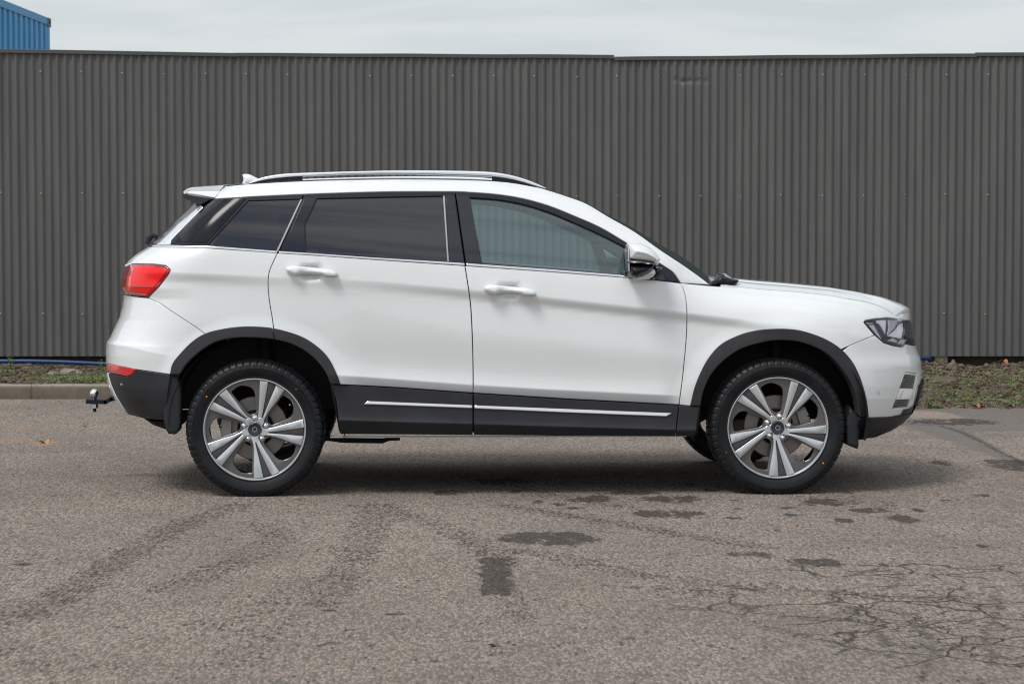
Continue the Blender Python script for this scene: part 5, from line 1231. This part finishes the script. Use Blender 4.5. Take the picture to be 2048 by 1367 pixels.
for i in range(70): sp.append((rng.uniform(-4.8, kend), KD+0.2+rng.random()*1.3, 0.13, 75, 0.014, 0.012))
for (a, b2, n) in ((1985, 18.3, 300), (2030, 18.6, 500), (2040, 19.9, 400), (1960, 18.0, 260), (1935, 18.1, 160), (2010, 18.0, 260), (1890, 18.0, 90), (1870, 18.2, 80), (1945, 20.1, 200), (1920, 18.2, 80), (2060, 19.2, 400)): sp.append((sD(a, b2), b2, 0.16, int(n*0.6), 0.013, 0.010))
for i in range(150): sp.append((rng.uniform(sD(1860, 18), 5.2), 17.6+rng.random()**1.5*2.6, 0.12, 85, 0.014, 0.012))
weeds(sp, 'ground_cover', 'patchy moss and tiny green weeds growing over the verge', 'weeds', lm, kind='stuff')
def weed_plant(px0, D0, h, n, label, spread=0.05):
    s0 = sD(px0, D0); base = E(s0, D0, vz(s0, D0))[0]; t = empty('weed', tuple(base), label, 'weed', 'weeds along the verge')
    st = MB(); V = []; mi = []
    for k_ in range(max(2, n//14)):
        tip = np.array([rng.normal()*spread, rng.normal()*spread, h*(0.6+0.4*rng.random())]); st.tube([(0, 0, 0), tuple(tip*0.5+np.array([0.004, 0, 0.004])), tuple(tip)], [0.002, 0.0015, 0.0008], 5)
        for j in range(14):
            u = 0.25+0.75*j/14; V += leaf_quad(tip*u, 0.022+0.02*rng.random(), 0.012, rng.random()*6.28, 0.2+rng.random()*0.6); mi.append(int(rng.random()*2)*3)
    st.build('stem', lm[1], t)
    me = bpy.data.meshes.new('leaves'); me.from_pydata([tuple(v) for v in V], [], [(4*i, 4*i+1, 4*i+2, 4*i+3) for i in range(len(V)//4)]); me.polygons.foreach_set('material_index', mi); me.shade_flat(); o = link('leaves', me, lm, t); o['kind'] = 'stuff'
weed_plant(20, 20.2, 0.15, 60, 'tall leafy weed growing across the blue pipe at the left edge')
weed_plant(200, 20.0, 0.10, 30, 'thin weed standing between the blue pipe and the rear bumper', 0.03)
weed_plant(2, 19.8, 0.07, 26, 'broad pale weed leaf cut by the left edge of the view', 0.04)
weed_plant(1858, 17.55, 0.04, 50, 'bright green weed at the front bumper where dirt meets asphalt', 0.05)
weed_plant(1883, 17.42, 0.03, 36, 'low bright weed in the corner of the concrete patch', 0.05)
weed_plant(1922, 18.1, 0.04, 36, 'small pale weed clump midway on the dirt slope', 0.05)
# fallen leaves
def fallen(px0, py0, size, label, col, D0=None, rz=0.5):
    if D0 is None: s0, D1 = gs(px0, py0); z = 0.004
    else: D1 = D0; s0 = sD(px0, D1); z = vz(s0, D1)+0.012
    n = 18; V = [(0, 0, 0)]; 
    for i in range(n):
        t = 2*math.pi*i/n; r = size*(0.62+0.38*abs(math.sin(t*2.5+0.4)))*(1.0 if i % 2 else 0.84); V.append((r*math.cos(t), r*math.sin(t)*0.75, size*(0.22*math.sin(t*2+1)+0.16*math.cos(t*3)+0.24)))
    V += [(a, b_, c-0.0012) for a, b_, c in V]
    F = [(0, 1+i, 1+(i+1) % n) for i in range(n)]+[(n+1, n+2+(i+1) % n, n+2+i) for i in range(n)]+[(1+i, n+2+i, n+2+(i+1) % n, 1+(i+1) % n) for i in range(n)]
    o = link('fallen_leaf', mesh_of(V, F, smooth=60), col); o.location = E(s0, D1, z)[0]; o.rotation_euler = (0.05, 0, rz); props(o, label, 'leaf', 'fallen leaves on the ground')
def leafmat(nm, a, c):
    m = mat(nm, a, 0.7); b = NB(m); b.put(b.b.inputs['Base Color'], b.mix(b.rng(b.noise(b.obj(), 60, 4, 0.6), 0.35, 0.65), a, c)); return m
lo, lb = leafmat('orange leaf', (0.40, 0.15, 0.05), (0.22, 0.09, 0.04)), leafmat('brown leaf', (0.20, 0.11, 0.06), (0.10, 0.06, 0.04))
fallen(987, 1292, 0.022, 'curled brown leaf alone on the asphalt near the bottom centre', lb)
fallen(88, 886, 0.045, 'flat ochre leaf on the asphalt left of the rear wheel', leafmat('ochre leaf', (0.50, 0.29, 0.14), (0.34, 0.19, 0.09)))
fallen(28, 793.5, 0.045, 'crumpled tan leaf lying against the foot of the kerb', leafmat('tan leaf', (0.42, 0.26, 0.15), (0.22, 0.12, 0.07)))
fallen(45, 794, 0.035, 'smaller tan leaf beside the crumpled one at the kerb', leafmat('tan leaf 2', (0.40, 0.24, 0.14), (0.22, 0.12, 0.07)), rz=1.4)
fallen(1953, 809, 0.05, 'bright orange leaf at the edge of the dirt right of the car', lo, 17.5)
fallen(2006, 722, 0.07, 'orange brown leaf caught under the right end of the fence', lo, 20.35)
fallen(1932, 810, 0.02, 'small red brown leaf left of the bright orange one', lo, 17.5)
fallen(2024, 809, 0.04, 'dull brown leaf on the dirt edge at far right', lb, 17.5)
fallen(1111, 990, 0.016, 'small orange leaf on the asphalt below the sill', lo)
fallen(1594, 1052, 0.014, 'tiny orange leaf on the asphalt below the front wheel', lo, rz=2)
fallen(170, 853, 0.018, 'small brown leaf on the asphalt below the tow bar', lb)

# ------------------------------------------------------------------ corrugated fence
MF = mat('charcoal coated steel', (0.085, 0.084, 0.083), 0.42, 0.0, spec=0.3); b = NB(MF); g = b.geo()
st_n = b.noise(b.mapping(g, (3, 3, 0.25)), 3.0, 5, 0.6); dirt = b.noise(g, 14, 5, 0.7)
c = b.mix(b.rng(st_n, 0.35, 0.7), (0.092, 0.090, 0.088), (0.117, 0.114, 0.110)); c = b.mix(b.rng(dirt, 0.6, 0.8, 0, 0.35), c, (0.16, 0.15, 0.135))
b.put(b.b.inputs['Base Color'], c); b.put(b.b.inputs['Roughness'], b.rng(dirt, 0.3, 0.7, 0.36, 0.50)); b.b.inputs['Coat Weight'].default_value = 0.0
MFC = mat('charcoal capping', (0.075, 0.074, 0.070), 0.45)
fence = empty('corrugated_fence', tuple(E(0, FD, 0)[0]), 'long charcoal corrugated steel fence with screwed sheets behind the car', 'fence')
fence.rotation_euler = (0, 0, -YAW)
def fz(py, D=FD): return at_D([(1024, py)], D)[0, 2]
ZB, ZTOP = fz(712), fz(112)
def top_z(s):                         # the sheets end just under the capping
    return np.interp(s/FD*FPX+1024, [-500, 0, 476, 1220, 1232, 1940, 1955, 2600], [fz(y) for y in (91, 98.5, 106.2, 110, 114, 107, 105.5, 104.7)])
PITCH_ = 0.0760; s_start = sD(3.5, FD)-PITCH_*5*20   # crest positions matched to the screws
NR = 10
dent_s, dent_z = sD(1378, FD), fz(162)
def corr(s): return 0.0105*np.cos(2*math.pi*(s-s_start)/PITCH_)
screw_me = MB().lathe([(0.0003, -0.006), (0.0055, -0.0055), (0.0065, -0.002), (0.0095, 0.0), (0.0095, 0.002)], 'y', n=10).build('tmp', None); smesh = screw_me.data; bpy.data.objects.remove(screw_me)
MSC = mat('bare screw head', (0.26, 0.25, 0.24), 0.5, 0.3); smesh.materials.append(MSC)
i0 = 0
for sh in range(34):
    sa = s_start+sh*NR*PITCH_-0.25*PITCH_; sbb = sa+(NR+0.5)*PITCH_; has_dent = sa < dent_s < sbb or sa < dent_s+0.2 < sbb
    cols = int((NR+0.5)*12)+1; ss = np.linspace(sa, sbb, cols)
    rows = np.concatenate([[ZB], np.linspace(ZB+0.4, dent_z-0.22, 4), np.linspace(dent_z-0.18, dent_z+0.12, 26) if has_dent else [dent_z], [1.0]])
    V = []
    tz = top_z(ss)-0.009; ph = 0.0012*(sh % 2)+rng.normal()*0.001; wav = rng.normal()*0.003
    for z_ in rows:
        for s0, t0 in zip(ss, tz):
            z = t0 if z_ == 1.0 else z_
            d = -corr(s0)+ph+wav*math.sin(s0*3+z)+0.001*math.sin(z*5+s0*2)
            if has_dent:
                for ds_, am in ((-0.13, 0.010), (-0.06, 0.018), (0.0, 0.015), (0.075, 0.012), (0.15, 0.009)):
                    d += am*math.exp(-((s0-dent_s-ds_)/0.022)**2-((z-dent_z-0.01*math.sin(ds_*40))/0.022)**2)
            V.append((s0, d, z))
    nr = len(rows); F = [(r*cols+c_, r*cols+c_+1, (r+1)*cols+c_+1, (r+1)*cols+c_) for r in range(nr-1) for c_ in range(cols-1)]
    me = mesh_of(V, F, smooth=70); sh_o = link('fence_sheet', me, MF, fence)
    for row_y, offx in ((150, 0), (392, 0), (631, 0)):
        for kx in range(0, NR, 5):
            s0 = s_start+(sh*NR+kx)*PITCH_
            pxx = s0/FD*FPX+1024
            if not (-40 < pxx < 2090): continue
            if row_y == 631 and 340 < pxx < 1700: continue
            zz_ = fz({150: np.interp(pxx, [0, 500, 1200, 2048], [142, 150, 154, 148]), 392: np.interp(pxx, [0, 1200, 2048], [386, 393, 388]), 631: 628}[row_y])
            so_ = bpy.data.objects.new('screw', smesh); COL.objects.link(so_); so_.parent = sh_o; so_.location = (s0+rng.normal()*0.004, -0.0095, zz_+rng.normal()*0.004)
for (x_, y_) in ((9, 326), (26, 322), (9, 342), (26, 339)):
    pass
# capping pieces
for (xa, xb_, ya, yb_) in ((-1700, 476, 92, 106.2), (473, 1227, 106, 110), (1227, 1948, 114, 107), (1946, 3940, 105.5, 103)):
    s0, s1 = sD(xa, FD), sD(xb_, FD); nS = 25; V = []; hh = 0.034
    for i in range(nS):
        u = i/(nS-1); s_0 = s0+(s1-s0)*u
        pxx = xa+(xb_-xa)*u
        yy_ = np.interp(pxx, [-500, 0, 476], [91, 98.5, 106.2]) if xb_ < 480 else ya+(yb_-ya)*u
        z = fz(yy_)+0.0015*math.sin(u*17)
        V += [(s_0, -0.022, z-hh), (s_0, -0.024, z-0.003), (s_0, -0.020, z), (s_0, 0.022, z+0.001), (s_0, 0.022, z-hh), (s_0, 0.018, z-hh), (s_0, 0.018, z-0.004), (s_0, -0.018, z-0.005), (s_0, -0.019, z-hh)]
    n = 9; F = [(i*n+k_, i*n+(k_+1) % n, (i+1)*n+(k_+1) % n, (i+1)*n+k_) for i in range(nS-1) for k_ in range(n)]+[tuple(range(n)), tuple((nS-1)*n+k_ for k_ in range(n))]
    MB().add(V, F).build('capping_strip', MFC, fence)
# rails and posts behind
MW = rockmat('old timber', (0.16, 0.13, 0.09), (0.27, 0.23, 0.17))
for z in (0.75, 1.75, fz(152)): MB().box((0.6, 0.055, z), (25.6, 0.045, 0.09)).build('fence_rail', MW, fence)
MPC = rockmat('pale concrete', (0.20, 0.175, 0.13), (0.32, 0.28, 0.21)); MDK = rockmat('dark damp timber', (0.045, 0.036, 0.028), (0.09, 0.072, 0.055))
for pxx in (-1520, -1035, -550, -60, 430, 920, 1400, 1886, 2370, 2855, 3340, 3825):
    o = MB().box((sD(pxx, FD), 0.130, 1.05), (0.105, 0.08, 2.0)).build('fence_post', MPC, fence)
o = MB().box((sD(1886, FD), 0.075, 0.10), (0.105, 0.10, 0.33)).build('post_footing', MPC, fence)
MB().box((0.6, 0.21, 0.13), (25.6, 0.06, 0.28)).build('base_board', MDK, fence)

# blue pipe
mpipe = mat('blue polythene pipe', (0.012, 0.085, 0.26), 0.4); b = NB(mpipe); b.put(b.b.inputs['Base Color'], b.mix(b.rng(b.noise(b.geo(), 12, 5, 0.7), 0.45, 0.7, 0, 0.5), (0.006, 0.038, 0.14), (0.04, 0.05, 0.07)))
pts = []
for pxx, pyy in ((-1700, 712), (-500, 712), (-120, 720), (0, 722), (60, 722), (120, 723.5), (180, 726), (215, 727.5), (400, 730), (800, 727), (1300, 722), (1750, 717.5), (1850, 715.5), (1862, 716)):
    D0 = 20.25 if pxx < 1800 else 20.45
    pts.append(tuple(at_D([(pxx, pyy)], D0)[0]))
o = MB().tube(cr(pts, 4), 0.019, 12).build('water_pipe', mpipe); props(o, 'blue plastic pipe running along the foot of the fence', 'pipe')

# ------------------------------------------------------------------ blue container beyond the fence
MC = mat('weathered blue paint', (0.035, 0.17, 0.36), 0.45); b = NB(MC); g = b.obj()
c = b.mix(b.rng(b.noise(g, 3, 6, 0.65), 0.4, 0.7, 0, 0.4), (0.006, 0.21, 0.48), (0.03, 0.30, 0.55)); c = b.mix(b.rng(b.noise(g, 9, 6, 0.8), 0.66, 0.72), c, (0.14, 0.07, 0.035)); b.put(b.b.inputs['Base Color'], c)
MCR = mat('rusty casting', (0.16, 0.13, 0.11), 0.7); b = NB(MCR); b.put(b.b.inputs['Base Color'], b.mix(b.rng(b.noise(b.obj(), 14, 5, 0.7), 0.4, 0.6), (0.05, 0.16, 0.32), (0.20, 0.11, 0.07)))
VPX = 1194.0
Dc = 32.0; corner = at_D([(101, 38)], Dc)[0]            # far top corner nearest to the viewer's axis
vd = rays([(VPX, 475)])[0]; vd[2] = 0; vd /= np.linalg.norm(vd)
ca = math.atan2(vd[1], vd[0])
cont = empty('shipping_container', (corner[0], corner[1], corner[2]-2.59), 'blue corrugated shipping container rising above the fence at top left', 'container', rz=ca)
# local x = away from the viewer along the long side, origin at the far corner; length runs to -x, body lies to +y
Lc, Wc, Hc = 6.06, 2.44, 2.59
pit = 0.278; V = []; nC = int((Lc-0.24)/pit)
xs = [-0.12]; ys_ = [0.0]
x = -0.12
V = []
for i in range(nC):
    for dx, dy in ((0, 0.010), (-0.130, 0.010), (-0.180, 0.046), (-0.230, 0.046)): V.append((x+dx, dy))
    x -= pit
V.append((x, 0.010)); n = len(V)
VV = [(a, b_, 0.16) for a, b_ in V]+[(a, b_, Hc-0.10) for a, b_ in V]
MB().add(VV, [(i, i+1, n+i+1, n+i) for i in range(n-1)]).build('side_wall', MC, cont, smooth=20, fix=False)
MB().add([(a, Wc-b_, z) for a, b_, z in VV], [(i, i+1, n+i+1, n+i) for i in range(n-1)]).build('side_wall', MC, cont, smooth=20, fix=False)
MB().box((-Lc/2, 0.03, Hc-0.05), (Lc-0.3, 0.06, 0.10)).build('top_rail', MC, cont); MB().box((-Lc/2, Wc-0.03, Hc-0.05), (Lc-0.3, 0.06, 0.10)).build('top_rail', MC, cont)
MB().box((-Lc/2, 0.03, 0.08), (Lc-0.3, 0.06, 0.16)).build('bottom_rail', MC, cont)
MB().box((-Lc/2, Wc/2, Hc-0.03), (Lc-0.2, Wc-0.14, 0.03)).build('container_roof', MC, cont)
MB().box((-0.03, Wc/2, Hc/2), (0.05, Wc-0.3, Hc-0.2)).build('end_wall', MC, cont); MB().box((-Lc+0.03, Wc/2, Hc/2), (0.05, Wc-0.3, Hc-0.2)).build('end_wall', MC, cont)
for xx in (-0.08, -Lc+0.08):
    for yy_ in (0.075, Wc-0.075):
        MB().box((xx, yy_, Hc/2), (0.14, 0.13, Hc-0.24)).build('corner_post', MC, cont)
        for zz_ in (0.06, Hc-0.06):
            cst = MB().box((xx, yy_-0.0, zz_), (0.178, 0.162, 0.122)).build('corner_casting', MCR, cont)
            if yy_ < 1: MB().lathe([(0.030, -0.083), (0.024, -0.0815), (0.0003, -0.0815)], 'y', (xx, yy_, zz_), 16).build('casting_hole', M['void'], cst)
# loading bank it stands on
bk = MB().box((-Lc/2, Wc/2, 0), (Lc+2, Wc+2, corner[2]-2.59)).build('loading_bank', rockmat('bank concrete', (0.25, 0.24, 0.22), (0.34, 0.32, 0.30)))
bk.location = (corner[0], corner[1], (corner[2]-2.59)/2-0.01); bk.rotation_euler = (0, 0, ca); props(bk, kind='structure')
for o in list(bpy.data.objects):
    if o.type == 'MESH' and o.name.startswith('tmp'): bpy.data.objects.remove(o)
print('OBJECTS', len(bpy.data.objects), 'TRIS', sum(len(m_.polygons) for m_ in bpy.data.meshes))
